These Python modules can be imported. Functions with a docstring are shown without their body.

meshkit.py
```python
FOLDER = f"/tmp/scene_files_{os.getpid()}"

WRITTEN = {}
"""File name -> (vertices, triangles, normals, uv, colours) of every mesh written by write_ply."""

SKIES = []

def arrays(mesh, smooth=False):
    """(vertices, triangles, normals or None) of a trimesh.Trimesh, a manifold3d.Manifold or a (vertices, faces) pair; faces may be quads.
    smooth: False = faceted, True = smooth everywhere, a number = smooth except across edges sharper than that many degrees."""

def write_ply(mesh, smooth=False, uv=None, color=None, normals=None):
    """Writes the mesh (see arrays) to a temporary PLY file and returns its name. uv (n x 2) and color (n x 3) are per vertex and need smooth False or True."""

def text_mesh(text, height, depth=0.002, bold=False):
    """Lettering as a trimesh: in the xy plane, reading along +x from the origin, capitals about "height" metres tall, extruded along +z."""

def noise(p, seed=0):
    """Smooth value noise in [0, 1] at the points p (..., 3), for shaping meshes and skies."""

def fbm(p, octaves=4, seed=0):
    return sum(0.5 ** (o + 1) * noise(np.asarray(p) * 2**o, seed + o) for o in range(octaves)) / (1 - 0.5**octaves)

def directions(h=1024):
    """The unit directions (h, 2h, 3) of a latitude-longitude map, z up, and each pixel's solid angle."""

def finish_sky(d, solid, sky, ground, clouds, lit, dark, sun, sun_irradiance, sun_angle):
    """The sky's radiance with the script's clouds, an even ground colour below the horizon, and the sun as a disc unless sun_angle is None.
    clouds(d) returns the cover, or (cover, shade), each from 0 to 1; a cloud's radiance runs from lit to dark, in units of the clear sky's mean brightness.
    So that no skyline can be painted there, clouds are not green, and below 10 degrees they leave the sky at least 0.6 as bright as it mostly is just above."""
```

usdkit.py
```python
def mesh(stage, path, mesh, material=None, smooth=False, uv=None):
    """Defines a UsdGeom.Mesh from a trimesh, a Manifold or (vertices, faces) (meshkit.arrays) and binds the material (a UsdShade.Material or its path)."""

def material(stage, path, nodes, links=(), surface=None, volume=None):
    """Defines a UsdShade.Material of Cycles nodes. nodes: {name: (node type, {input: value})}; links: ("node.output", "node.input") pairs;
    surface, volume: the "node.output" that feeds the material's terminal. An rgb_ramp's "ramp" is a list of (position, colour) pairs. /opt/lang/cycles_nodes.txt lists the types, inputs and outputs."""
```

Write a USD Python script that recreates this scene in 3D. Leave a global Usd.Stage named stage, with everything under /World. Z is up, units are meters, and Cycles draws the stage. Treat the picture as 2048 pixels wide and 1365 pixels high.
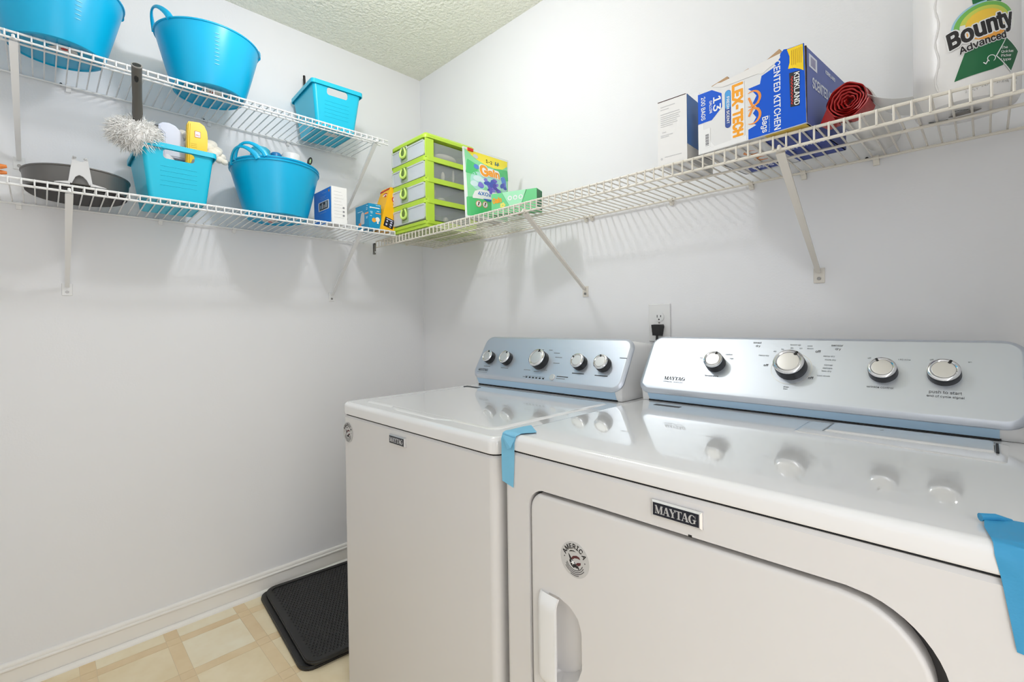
import math
import numpy as np
import trimesh
import manifold3d as m3
from shapely import affinity
from shapely.geometry import Polygon, LineString, Point, box as sbox
from shapely.ops import unary_union
from pxr import Usd, UsdGeom, UsdLux, Gf, Sdf
import usdkit
import meshkit

stage = Usd.Stage.CreateInMemory()
UsdGeom.SetStageUpAxis(stage, UsdGeom.Tokens.z)
UsdGeom.SetStageMetersPerUnit(stage, 1.0)
UsdGeom.Xform.Define(stage, '/World')
UsdGeom.Scope.Define(stage, '/World/Looks')
RNG = np.random.default_rng(7)
PI = math.pi

# ------------------------------------------------------------------ camera, light, exposure
YAW, PITCH, ROLL = math.radians(45.107), math.radians(-0.404), math.radians(-0.803)
CAM = np.array([2.1421, -1.4593, 1.1168])
fw = np.array([-math.sin(YAW) * math.cos(PITCH), math.cos(YAW) * math.cos(PITCH), math.sin(PITCH)])
ri = np.array([math.cos(YAW), math.sin(YAW), 0.0])
up = np.cross(ri, fw)
ri, up = ri * math.cos(ROLL) + up * math.sin(ROLL), -ri * math.sin(ROLL) + up * math.cos(ROLL)
cam = UsdGeom.Camera.Define(stage, '/World/camera')
mtx = Gf.Matrix4d(1.0)
for row, vec in enumerate((ri, up, -fw, CAM)):
    for col in range(3):
        mtx[row, col] = float(vec[col])
UsdGeom.Xformable(cam).AddTransformOp().Set(mtx)
cam.CreateHorizontalApertureAttr(36.0)
cam.CreateVerticalApertureAttr(36.0 * 1365 / 2048)
cam.CreateFocalLengthAttr(943.98 / 2048 * 36.0)
cam.CreateVerticalApertureOffsetAttr(-30.854 / 2048 * 36.0)
cam.CreateClippingRangeAttr(Gf.Vec2f(0.02, 50.0))
cam.CreateExposureAttr(0.14)

dome = UsdLux.DomeLight.Define(stage, '/World/hall_daylight')      # soft daylight of the hall beyond the doorway
dome.CreateIntensityAttr(0.74)
dome.CreateColorAttr(Gf.Vec3f(0.975, 0.985, 1.0))
LAMP = (0.93, -0.86, 2.17)
LAMP_POWER = 116.0


# ------------------------------------------------------------------ helpers: colours and materials
def lin(c):
    c = np.asarray(c, float) / 255.0
    return tuple(float(t) for t in np.where(c <= 0.04045, c / 12.92, ((c + 0.055) / 1.055) ** 2.4))


MATS = {}


def mat(name, rgb, rough=0.5, metallic=0.0, spec=0.5, bump=None, vary=None, **extra):
    """bump: (noise scale, strength, distance[, axis scale]); vary: (noise scale, second rgb, low, high)"""
    if name in MATS:
        return MATS[name]
    nodes = {'p': ('principled_bsdf', dict(base_color=lin(rgb), roughness=rough, metallic=metallic, specular_ior_level=spec, **extra)),
             'g': ('texture_coordinate', {})}
    links = []
    if vary:
        nodes['n'] = ('noise_texture', {'scale': vary[0], 'detail': 5.0, 'roughness': 0.6})
        nodes['r'] = ('rgb_ramp', {'ramp': [(0.0, lin(rgb)), (vary[2], lin(rgb)), (vary[3], lin(vary[1])), (1.0, lin(vary[1]))]})
        links += [('g.object', 'n.vector'), ('n.fac', 'r.fac'), ('r.color', 'p.base_color')]
    if bump:
        nodes['m'] = ('mapping', {'scale': bump[3] if len(bump) > 3 else (1, 1, 1)})
        nodes['b'] = ('noise_texture', {'scale': bump[0], 'detail': 3.0})
        nodes['u'] = ('bump', {'strength': bump[1], 'distance': bump[2]})
        links += [('g.object', 'm.vector'), ('m.vector', 'b.vector'), ('b.fac', 'u.height'), ('u.normal', 'p.normal')]
    MATS[name] = usdkit.material(stage, '/World/Looks/' + name, nodes, links, surface='p.BSDF')
    return MATS[name]


# ------------------------------------------------------------------ helpers: prims
USED = {}


def fresh(parent, name):
    k = (parent, name)
    n = USED.get(k, 0)
    USED[k] = n + 1
    return f'{parent}/{name}' + (f'_{n:03d}' if n else '')


def tag(prim, label=None, cat=None, group=None, kind=None):
    for k, v in (('label', label), ('category', cat), ('group', group), ('kind', kind)):
        if v:
            prim.SetCustomDataByKey(k, v)


def thing(name, label, cat, loc=(0, 0, 0), rz=0.0, group=None, kind=None, tilt=0.0):
    pth = fresh('/World', name)
    x = UsdGeom.Xform.Define(stage, pth)
    x.AddTranslateOp().Set(Gf.Vec3d(*map(float, loc)))
    if tilt:
        x.AddRotateYOp().Set(float(tilt))
    x.AddRotateZOp().Set(float(rz))
    tag(x.GetPrim(), label, cat, group, kind)
    return pth


def part(parent, name, mesh, material, smooth=35, label=None, kind=None, cat=None, group=None):
    pth = fresh(parent, name)
    m = usdkit.mesh(stage, pth, mesh, material, smooth=smooth)
    tag(m.GetPrim(), label, cat, group, kind)
    return pth


def dup(src, label, loc, rz=0.0, group=None, tilt=0.0):
    was = stage.GetPrimAtPath(src).GetCustomData()
    r = thing(src.rsplit('/', 1)[1], label, was['category'], loc, rz, group or was.get('group'), tilt=tilt)
    prim = stage.GetPrimAtPath(r)
    prim.GetReferences().AddInternalReference(src)
    prim.SetInstanceable(True)
    return r


# ------------------------------------------------------------------ helpers: meshes
def cat_(ms):
    return trimesh.util.concatenate([m for m in ms if m is not None])


def bx(x0, x1, y0, y1, z0, z1):
    b = trimesh.creation.box((x1 - x0, y1 - y0, z1 - z0))
    b.apply_translation(((x0 + x1) / 2, (y0 + y1) / 2, (z0 + z1) / 2))
    return b


def hull(pts):
    return trimesh.convex.convex_hull(np.asarray(pts, float))


def rbox(x0, x1, y0, y1, z0, z1, r, n=10):
    s = trimesh.creation.uv_sphere(radius=r, count=[n, n]).vertices
    pts = [s + (x, y, z) for x in (x0 + r, x1 - r) for y in (y0 + r, y1 - r) for z in (z0 + r, z1 - r)]
    return hull(np.vstack(pts))


def rrect(x0, x1, y0, y1, r, q=6):
    r = min(r, (x1 - x0) / 2 - 1e-5, (y1 - y0) / 2 - 1e-5)
    return sbox(x0 + r, y0 + r, x1 - r, y1 - r).buffer(r, quad_segs=q)


def ext(poly, z0, z1):
    polys = [g for g in getattr(poly, 'geoms', [poly]) if g.geom_type == 'Polygon' and g.area > 1e-9]
    ms = []
    for g in polys:
        m = trimesh.creation.extrude_polygon(g, z1 - z0, engine='earcut')
        m.apply_translation((0, 0, z0))
        ms.append(m)
    return cat_(ms)


def loft(outlines):
    """convex hull of (polygon, z) outlines"""
    return hull(np.vstack([np.c_[np.array(p.exterior.coords)[:-1], np.full(len(p.exterior.coords) - 1, z)] for p, z in outlines]))


def man(m):
    m.merge_vertices()
    return m3.Manifold(m3.Mesh(vert_properties=np.asarray(m.vertices, np.float32), tri_verts=np.asarray(m.faces, np.uint32)))


def unman(m):
    q = m.to_mesh()
    return trimesh.Trimesh(q.vert_properties[:, :3], q.tri_verts, process=True)


def tube(path, r, n=8, closed=False, flat=1.0, upv=None):
    """sweep a circle (or ellipse: flat scales the second axis) along path; r may be a list"""
    P = np.asarray(path, float)
    k = len(P)
    R = np.full(k, r) if np.ndim(r) == 0 else np.asarray(r, float)
    T = np.zeros_like(P)
    for i in range(k):
        a, b = (P[i - 1], P[(i + 1) % k]) if closed else (P[max(i - 1, 0)], P[min(i + 1, k - 1)])
        T[i] = (b - a) / max(np.linalg.norm(b - a), 1e-12)
    ref = np.array(upv if upv is not None else ((0, 0, 1) if abs(T[0][2]) < 0.9 else (1, 0, 0)), float)
    A = ref - T[0] * (ref @ T[0])
    A /= np.linalg.norm(A)
    an = np.arange(n) / n * 2 * PI
    V = []
    for i in range(k):
        A = A - T[i] * (A @ T[i])
        A /= np.linalg.norm(A)
        B = np.cross(T[i], A)
        V.append(P[i] + R[i] * (np.cos(an)[:, None] * A + flat * np.sin(an)[:, None] * B))
    V = np.vstack(V)
    F = []
    for i in range(k if closed else k - 1):
        j = (i + 1) % k
        for a in range(n):
            b = (a + 1) % n
            F += [(i * n + a, i * n + b, j * n + b), (i * n + a, j * n + b, j * n + a)]
    if not closed:
        c0, c1 = len(V), len(V) + 1
        V = np.vstack([V, P[0], P[-1]])
        for a in range(n):
            b = (a + 1) % n
            F += [(c0, b, a), (c1, (k - 1) * n + a, (k - 1) * n + b)]
    m = trimesh.Trimesh(V, F, process=False)
    if m.volume < 0:
        m.invert()
    return m


def lathe(profile, n=48, c=(0, 0, 0)):
    """profile: (r, z) going round the closed solid or starting and ending on the axis"""
    P = np.asarray(profile, float)
    an = np.arange(n) / n * 2 * PI
    V = np.vstack([np.c_[p[0] * np.cos(an), p[0] * np.sin(an), np.full(n, p[1])] for p in P])
    F = []
    for i in range(len(P) - 1):
        for a in range(n):
            b = (a + 1) % n
            F += [(i * n + a, i * n + b, (i + 1) * n + b), (i * n + a, (i + 1) * n + b, (i + 1) * n + a)]
    m = trimesh.Trimesh(V, F, process=True)
    m.update_faces(m.nondegenerate_faces())
    m.remove_unreferenced_vertices()
    m.fix_normals()
    m.apply_translation(c)
    return m


def grid(fn, nu, nv):
    u, v = np.meshgrid(np.linspace(0, 1, nu), np.linspace(0, 1, nv), indexing='ij')
    V = np.array([fn(a, b) for a, b in zip(u.ravel(), v.ravel())])
    i = np.arange(nu * nv).reshape(nu, nv)
    q = np.stack([i[:-1, :-1], i[1:, :-1], i[1:, 1:], i[:-1, 1:]], -1).reshape(-1, 4)
    return trimesh.Trimesh(V, np.vstack([q[:, [0, 1, 2]], q[:, [0, 2, 3]]]), process=False)


def slab(fn, nu, nv, t):
    """a sheet fn(u, v) thickened by t along its normals"""
    g = grid(fn, nu, nv)
    N = g.vertex_normals
    n = len(g.vertices)
    V = np.vstack([g.vertices, g.vertices - N * t])
    i = np.arange(nu * nv).reshape(nu, nv)
    rim = np.r_[i[:, 0], i[-1, 1:], i[-2::-1, -1], i[0, -2:0:-1]]
    F = [g.faces, g.faces[:, ::-1] + n]
    side = []
    for a, b in zip(rim, np.roll(rim, -1)):
        side += [(b, a, a + n), (b, a + n, b + n)]
    m = trimesh.Trimesh(V, np.vstack(F + [np.array(side)]), process=False)
    m.fix_normals()
    return m


def frame(O, U, V):
    O, U, V = (np.asarray(t, float) for t in (O, U, V))
    U = U / np.linalg.norm(U)
    V = V - U * (U @ V)
    V = V / np.linalg.norm(V)
    N = np.cross(U, V)
    return lambda p: O + p[:, :1] * U + p[:, 1:2] * V + p[:, 2:3] * N


def place(m, fr, cut=None):
    """maps a mesh modelled in (u, v, height) through a frame or a curved map"""
    if cut:
        v, f = trimesh.remesh.subdivide_to_size(m.vertices, m.faces, cut, max_iter=12)
        m = trimesh.Trimesh(v, f, process=False)
    m = m.copy()
    m.vertices = fr(np.asarray(m.vertices, float))
    return m


def text2(s, h, bold=False, width=None, shear=0.0, depth=0.0003):
    m = meshkit.text_mesh(s, h, depth, bold)
    v = np.array(m.vertices)
    v[:, 0] -= v[:, 0].min()
    if width:
        v[:, 0] *= width / v[:, 0].max()
    v[:, 0] += shear * v[:, 1]
    m.vertices = v
    return m


def move2(m, u, v, rot=0.0, off=0.0):
    a = math.radians(rot)
    p = np.array(m.vertices)
    x, y = p[:, 0].copy(), p[:, 1].copy()
    p[:, 0] = u + x * math.cos(a) - y * math.sin(a)
    p[:, 1] = v + x * math.sin(a) + y * math.cos(a)
    p[:, 2] += off
    m.vertices = p
    return m


def shape_on(parent, name, fr, poly, material, off=0.0002, t=0.0003, cut=None, label=None):
    return part(parent, name, place(ext(poly, off, off + t), fr, cut), material, smooth=False, label=label)


def text_on(parent, name, fr, s, u, v, h, material, width=None, rot=0.0, bold=False, off=0.0006, shear=0.0, cut=None, label=None):
    return part(parent, name, place(move2(text2(s, h, bold, width, shear), u, v, rot, off), fr, cut), material, smooth=False, label=label)


def pg(*pts, s=0.001):
    p = Polygon(np.array(pts, float) * s)
    return p if p.is_valid else p.buffer(0)


def seg(a, b, w):
    return LineString([a, b]).buffer(w / 2, cap_style='flat')


def serif_maytag():
    """the word MAYTAG in thick-and-thin serif capitals, height 1"""
    R = sbox
    M = unary_union([R(.10, 0, .18, 1), seg((.16, .98), (.56, .02), .24), seg((.58, .02), (.92, .98), .08), R(.88, 0, 1.12, 1), R(0, 0, .30, .07), R(.78, 0, 1.22, .07), R(0, .93, .28, 1), R(.86, .93, 1.22, 1)])
    A = unary_union([seg((.14, .02), (.46, .98), .08), seg((.50, 1.0), (.84, .02), .25), R(.24, .30, .66, .37), R(0, 0, .28, .07), R(.60, 0, 1.06, .07)])
    Y = unary_union([seg((.16, .98), (.50, .42), .25), seg((.86, .98), (.52, .42), .08), R(.38, 0, .62, .46), R(.26, 0, .74, .07), R(0, .93, .40, 1), R(.68, .93, 1.02, 1)])
    T = unary_union([R(.34, 0, .58, 1), R(.20, 0, .72, .07), R(0, .91, .92, 1), pg((0, .68), (.10, .93), (0, .93), s=1), pg((.92, .68), (.82, .93), (.92, .93), s=1)])
    ring = affinity.scale(Point(0, 0).buffer(1, 24), .50, .53).difference(affinity.translate(affinity.scale(Point(0, 0).buffer(1, 24), .27, .45), .05, 0))
    G = affinity.translate(unary_union([ring.difference(R(.16, -.08, .7, .32)), R(.22, -.45, .45, -.02), R(.08, -.08, .58, 0), pg((.40, .10), (.46, .10), (.46, .52), s=1)]), .50, .5)
    out, x = [], 0
    for g, w in ((M, 1.2), (A, .98), (Y, .92), (T, .84), (A, 1.0), (G, 1.0)):
        out.append(affinity.translate(g, x, 0))
        x += w
    return unary_union(out)


MAYTAG = serif_maytag()


def maytag(h, w):
    b = MAYTAG.bounds
    return affinity.scale(affinity.translate(MAYTAG, -b[0], -b[1]), w / (b[2] - b[0]), h / (b[3] - b[1]), origin=(0, 0))


def text_poly(s, h, w, grow, u, v, rot=0.0, shear=0.0):
    m = move2(text2(s, h, True, w, shear), u, v, rot, 0)
    tri = np.asarray(m.triangles)[:, :, :2]
    return unary_union([Polygon(t) for t in tri if abs((t[1] - t[0])[0] * (t[2] - t[0])[1] - (t[1] - t[0])[1] * (t[2] - t[0])[0]) > 1e-12]).buffer(grow)


# ------------------------------------------------------------------ materials
PAINT = mat('wall_paint', (241, 241, 243), 0.6, spec=0.3, bump=(160.0, 0.12, 0.002))
CEIL = mat('ceiling_stipple', (246, 246, 232), 0.85, spec=0.2, bump=(75.0, 0.9, 0.012))
TRIM = mat('trim_paint', (246, 243, 238), 0.35)
VINYL = mat('floor_vinyl_joint', (225, 206, 174), 0.4)
TILE = [mat(f'vinyl_cream_{k}', a, 0.38, vary=(9.0, b, 0.35, 0.75)) for k, (a, b) in enumerate((((250, 238, 208), (242, 224, 186)), ((248, 233, 200), (238, 218, 178)), ((251, 242, 216), (244, 228, 194))))]
STRIP = [mat(f'vinyl_tan_{k}', a, 0.38, vary=(12.0, b, 0.35, 0.75)) for k, (a, b) in enumerate((((240, 217, 178), (230, 203, 160)), ((236, 211, 168), (243, 222, 184))))]
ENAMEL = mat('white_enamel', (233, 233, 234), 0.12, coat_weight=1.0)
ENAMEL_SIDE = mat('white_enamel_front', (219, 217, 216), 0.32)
WHITE_PLASTIC = mat('white_plastic', (236, 236, 236), 0.35)
DARK_GAP = mat('dark_gap', (22, 22, 24), 0.6)
GREY_GAP = mat('grey_gasket', (74, 74, 76), 0.5)
STEEL = mat('brushed_steel', (208, 214, 224), 0.42, 0.9, bump=(60.0, 0.08, 0.001, (1.0, 60.0, 60.0)))
STEEL_KNOB = mat('satin_knob_steel', (218, 216, 214), 0.42, 0.75)
CHROME = mat('chrome', (225, 226, 228), 0.10, 1.0)
BLACK = mat('black_plastic', (24, 24, 25), 0.4)
INK = mat('ink_grey', (78, 80, 84), 0.6)
INK_PALE = mat('ink_pale', (140, 146, 152), 0.6)
FILM = mat('blue_protective_film', (176, 207, 232), 0.25)
NAVY = mat('badge_navy', (16, 20, 34), 0.3)
SILVER = mat('badge_silver', (214, 214, 216), 0.3, 0.8)
TAPE = mat('blue_tape', (122, 190, 222), 0.55, bump=(400.0, 0.15, 0.001))
WIRE_W = mat('white_vinyl_wire', (240, 240, 240), 0.35)
WIRE_C = mat('cream_vinyl_wire', (232, 226, 214), 0.35)
BRACE_C = mat('cream_painted_brace', (228, 222, 212), 0.4)
SCREW = mat('screw_metal', (150, 148, 146), 0.35, 0.9)
BLUE = mat('cyan_tub_plastic', (0, 176, 224), 0.33, bump=(260.0, 0.03, 0.001))
BLUE_B = mat('cyan_basket_plastic', (24, 194, 226), 0.36)
BLUE_P = mat('cyan_mark', (150, 226, 246), 0.35)
STICKER = mat('sticker_paper', (222, 222, 220), 0.5)
RED = mat('print_red', (196, 40, 34), 0.5)
WHITE = mat('print_white', (240, 240, 240), 0.5)
RUBBER = mat('black_rubber', (30, 30, 31), 0.42)


# ------------------------------------------------------------------ room shell
H = 2.422
XR, YF = 2.36, -1.78
part('/World', 'wall_back', bx(-0.1, XR + 0.1, 0.0, 0.1, 0, H), PAINT, False, 'back wall behind the washer and the dryer', 'structure')
part('/World', 'wall_left', bx(-0.1, 0.0, YF - 0.1, 0.0, 0, H), PAINT, False, 'left wall carrying two wire shelves', 'structure')
part('/World', 'wall_right', cat_([bx(XR, XR + 0.1, -0.98, 0.0, 0, H), bx(XR, XR + 0.1, YF - 0.1, -1.74, 0, H), bx(XR, XR + 0.1, -1.74, -0.98, 2.06, H)]), PAINT, False, 'right wall with the open doorway the viewer stands in', 'structure')
part('/World', 'wall_front', bx(0.0, XR, YF - 0.1, YF, 0, H), PAINT, False, 'front wall facing the appliances, behind the viewer', 'structure')
part('/World', 'ceiling', bx(-0.1, XR + 0.1, YF - 0.1, 0.1, H, H + 0.1), CEIL, False, 'stippled off-white ceiling', 'structure')
fl = thing('floor', 'cream and tan patterned vinyl floor', None, kind='structure')
part(fl, 'underlay', bx(-0.1, XR + 2.2, YF - 1.2, 0.5, -0.06, -0.0006), VINYL, False)
PITCH_T, TW = 0.225, 0.185
for i in range(-1, 11):
    for j in range(-4, 6):
        x0, y0 = 0.126 + PITCH_T * i, -1.124 + PITCH_T * j
        x1, y1, x2, y2 = x0 + TW, y0 + TW, x0 + PITCH_T, y0 + PITCH_T
        for nm, (a, b, c, d), mm in (('tile', (x0, x1, y0, y1), TILE), ('border_strip', (x1, x2, y0, y1), STRIP), ('border_strip', (x0, x1, y1, y2), STRIP), ('corner_square', (x1, x2, y1, y2), STRIP)):
            a, b, c, d = max(a, 0), min(b, XR), max(c, YF), min(d, 0)
            if b - a < 0.004 or d - c < 0.004:
                continue
            g = 0.0005
            part(fl, nm, bx(a + g, b - g, c + g, d - g, -0.004, 0.0), mm[int(RNG.integers(len(mm)))], False)

# baseboards: a moulded board and a quarter-round shoe
BOARD = Polygon([(0, 0), (.0105, 0), (.0105, .060), (.0125, .0625), (.0145, .0655), (.0140, .0690), (.0115, .0705), (.0095, .0715), (.0098, .0755), (.0090, .0800), (.006, .0835), (.003, .085), (0, .085)])
SHOE = Polygon([(0.012, 0)] + [(0.012 + .015 * math.sin(t), .015 * math.cos(t)) for t in np.linspace(0, PI / 2, 7)])


def run_y(poly, y0, y1):
    m = ext(poly, 0, y1 - y0)
    v = np.array(m.vertices)
    m.vertices = np.c_[v[:, 0], y1 - v[:, 2], v[:, 1]]
    m.fix_normals()
    return m


def run_x(poly, x0, x1):
    m = ext(poly, 0, x1 - x0)
    v = np.array(m.vertices)
    m.vertices = np.c_[x0 + v[:, 2], -v[:, 0], v[:, 1]]
    m.fix_normals()
    return m


for nm, fn, a, b, lab in (('baseboard_left', run_y, YF, 0.0, 'white moulded baseboard along the left wall'), ('baseboard_back', run_x, 0.028, XR, 'white moulded baseboard along the back wall')):
    bb = thing(nm, lab, None, kind='structure')
    part(bb, 'board', fn(BOARD, a, b), TRIM)
    part(bb, 'shoe_moulding', fn(SHOE, a, b), TRIM)

# ceiling lamp (just above the frame; lights the whole room)
lt = thing('ceiling_light', 'round flush ceiling lamp in the middle of the ceiling', 'lamp', (LAMP[0], LAMP[1], H))
part(lt, 'base_plate', lathe([(0, 0), (.13, 0), (.13, -.012), (.11, -.02), (0, -.02)]), WHITE_PLASTIC)
lamp = UsdLux.SphereLight.Define(stage, '/World/lamp_bulb')
lamp.CreateRadiusAttr(0.05)
lamp.CreateIntensityAttr(LAMP_POWER)
lamp.CreateColorAttr(Gf.Vec3f(0.96, 0.97, 1.0))
UsdGeom.Xformable(lamp).AddTranslateOp().Set(Gf.Vec3d(*LAMP))


# ------------------------------------------------------------------ wire shelves
def wire_shelf(axis, a0, a1, depth, z, lip, label, wm, bm, braces, clips, rr=0.0034, wr=0.0021, sag=0.0, mid=0.52, phase=0.0):
    """axis 'x': along the back wall, 'y': along the left wall; a0..a1 along the wall"""
    t = thing('wire_shelf', label, 'shelf')
    if axis == 'y':
        P = lambda a, d, h: (d, a, h - sag * (1 - min(max(d, 0), depth) / depth) * (h > z - .06))
    else:
        P = lambda a, d, h: (a, -d, h)
    for nm, d, h in (('front_rail', depth, z - rr), ('lip_rail', depth + 0.002, z - lip), ('middle_rail', depth * mid, z - wr - rr), ('back_rail', 0.012, z - wr - rr)):
        part(t, nm, tube([P(a0, d, h), P(a1, d, h)], rr, 8), wm)
    n = int((a1 - a0 - 0.006) / 0.0254)
    for k in range(n + 1):
        a = a0 + 0.004 + phase + k * 0.0254
        pth = [P(a, 0.008, z), P(a, depth - 0.004, z), P(a, depth + rr + wr - 0.0012, z - 0.003), P(a, depth + rr + wr, z - 0.008), P(a, depth + rr + wr, z - lip + 0.001)]
        part(t, 'cross_wire', tube(pth, wr, 6), wm)
    for a in braces:
        zt_ = z
        top, bot = np.array(P(a, depth - 0.006, z - lip - 0.002)), np.array(P(a, 0.008, z - 0.272))
        w = 0.009
        along = np.array(P(1, 0, 0)) - np.array(P(0, 0, 0))
        d = (bot - top) / np.linalg.norm(bot - top)
        nn = np.cross(d, along)
        sec = [along * w + nn * .005, along * w * .8 - nn * .005, -along * w * .8 - nn * .005, -along * w + nn * .005]
        low = [along * w * .62 + nn * .004, along * w * .5 - nn * .004, -along * w * .5 - nn * .004, -along * w * .62 + nn * .004]
        br = part(t, 'brace', hull([top + s for s in sec] + [bot + s for s in low]), bm)
        hk = np.array(P(a, depth, z - lip - 0.001))
        part(br, 'hook', tube([hk + np.array(P(0, -.010, -.002)) - np.array(P(0, 0, 0)), hk + np.array(P(0, -.008, .006)) - np.array(P(0, 0, 0)), hk + np.array(P(0, .004, .008)) - np.array(P(0, 0, 0)), hk + np.array(P(0, .008, -.002)) - np.array(P(0, 0, 0))], 0.004, 6), bm)
        if axis == 'y':
            pl = rbox(-.0005, .0035, a - .013, a + .013, z - .302, z - .262, .0015, 6)
            sc = trimesh.creation.cylinder(.0045, .003, 12)
            sc.apply_transform(trimesh.transformations.rotation_matrix(PI / 2, (0, 1, 0)))
            sc.apply_translation((.0045, a, z - .290))
        else:
            pl = rbox(a - .013, a + .013, -.0035, .0005, z - .302, z - .262, .0015, 6)
            sc = trimesh.creation.cylinder(.0045, .003, 12)
            sc.apply_transform(trimesh.transformations.rotation_matrix(PI / 2, (1, 0, 0)))
            sc.apply_translation((a, -.0045, z - .290))
        part(br, 'foot_plate', pl, bm)
        part(br, 'screw', sc, SCREW)
    for a, dark in clips:
        c = np.array(P(a, 0.012, z - wr - rr))
        m = cat_([tube([c + np.array(P(-.006, 0, 0)) - np.array(P(0, 0, 0)), c + np.array(P(.006, 0, 0)) - np.array(P(0, 0, 0))], 0.0062, 8)])
        pts = [np.array(P(a + s * .006, q, z - wr - rr + h)) for s in (-1, 1) for q, h in ((-.0002, .004), (-.0002, -.016), (.006, -.016), (.012, -.004), (.012, .004))]
        part(t, 'wall_clip', cat_([m, hull(pts)]), wm)
        if dark:
            s = trimesh.creation.cylinder(.0035, .012, 10)
            s.apply_transform(trimesh.transformations.rotation_matrix(PI / 2, (0, 1, 0) if axis == 'y' else (1, 0, 0)))
            s.apply_translation(P(a - .018, .006, z - .002))
            part(t, 'wall_screw', s, BLACK)
    return t


ZB, ZL, ZA = 1.920, 1.5275, 1.511
SAG = -2.5            # the lower shelf leans back by this many degrees
zl = lambda x: ZL - 0.013 * (1 - x / 0.300)
wire_shelf('y', -1.70, -0.376, 0.300, ZB, 0.021, 'upper white wire shelf on the left wall, holding blue tubs', WIRE_W, WIRE_W, (-1.502, -0.432), ((-1.385, True), (-0.985, True), (-0.690, False)), mid=0.80)
wire_shelf('y', -1.70, -0.345, 0.300, ZL, 0.021, 'lower white wire shelf on the left wall, under the other one', WIRE_W, WIRE_W, (-1.398, -0.505), ((-1.505, False), (-1.145, False), (-0.905, False)), sag=0.013, mid=0.80)
wire_shelf('x', 0.115, 2.34, 0.333, ZA, 0.033, 'long cream wire shelf on the back wall above the appliances', WIRE_C, BRACE_C, (1.075, 1.832), ((0.845, False), (1.085, False), (1.112, False), (1.425, False), (1.668, False), (1.800, False), (1.955, True)))

part('/World/wire_shelf_002', 'end_clip', cat_([bx(.090, .0925, -.340, -.332, 1.452, 1.500), bx(.090, .104, -.340, -.332, 1.494, 1.500), bx(.101, .104, -.340, -.332, 1.462, 1.500), bx(.090, .101, -.341, -.331, 1.448, 1.456)]), SCREW, False, 'small metal end clip')

# ------------------------------------------------------------------ washer
Zw, WX0, WX1, WY0, WY1 = 0.847, 0.766, 1.452, -0.822, -0.10
ws = thing('washing_machine', 'white top-loading washer with a steel control panel, left of the dryer', 'washing machine')
foot = rrect(WX0 + .003, WX1 - .003, WY0 + .002, WY1, .022)
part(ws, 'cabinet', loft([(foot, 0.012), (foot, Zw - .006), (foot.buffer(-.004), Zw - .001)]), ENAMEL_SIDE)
part(ws, 'seam', ext(rrect(WX0 + .006, WX1 - .006, WY0 + .006, WY1, .022), Zw - .001, Zw + .0035), DARK_GAP, False)
tp = rrect(WX0, WX1, WY0, WY1, .026)
part(ws, 'top_panel', loft([(tp.buffer(-.002), Zw + .003), (tp, Zw + .006), (tp, .872)] + [(tp.buffer(-.013 * (1 - math.cos(t))), .872 + .013 * math.sin(t)) for t in np.linspace(.2, PI / 2, 7)]), ENAMEL)
lidp = rrect(.822, 1.398, -.775, -.335, .028)
lid = part(ws, 'lid', loft([(lidp.buffer(.003), .8846), (lidp, .8862), (lidp.buffer(-.005), .8876), (lidp.buffer(-.012), .8880)]), ENAMEL, 60)
grip = Polygon([(.955, -.765), (.985, -.777), (1.03, -.790), (1.20, -.791), (1.24, -.778), (1.275, -.765)])
part(lid, 'lid_grip', loft([(grip.buffer(.003), .8846), (grip, .8862), (grip.buffer(-.004), .8878)]), ENAMEL, 60)
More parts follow.
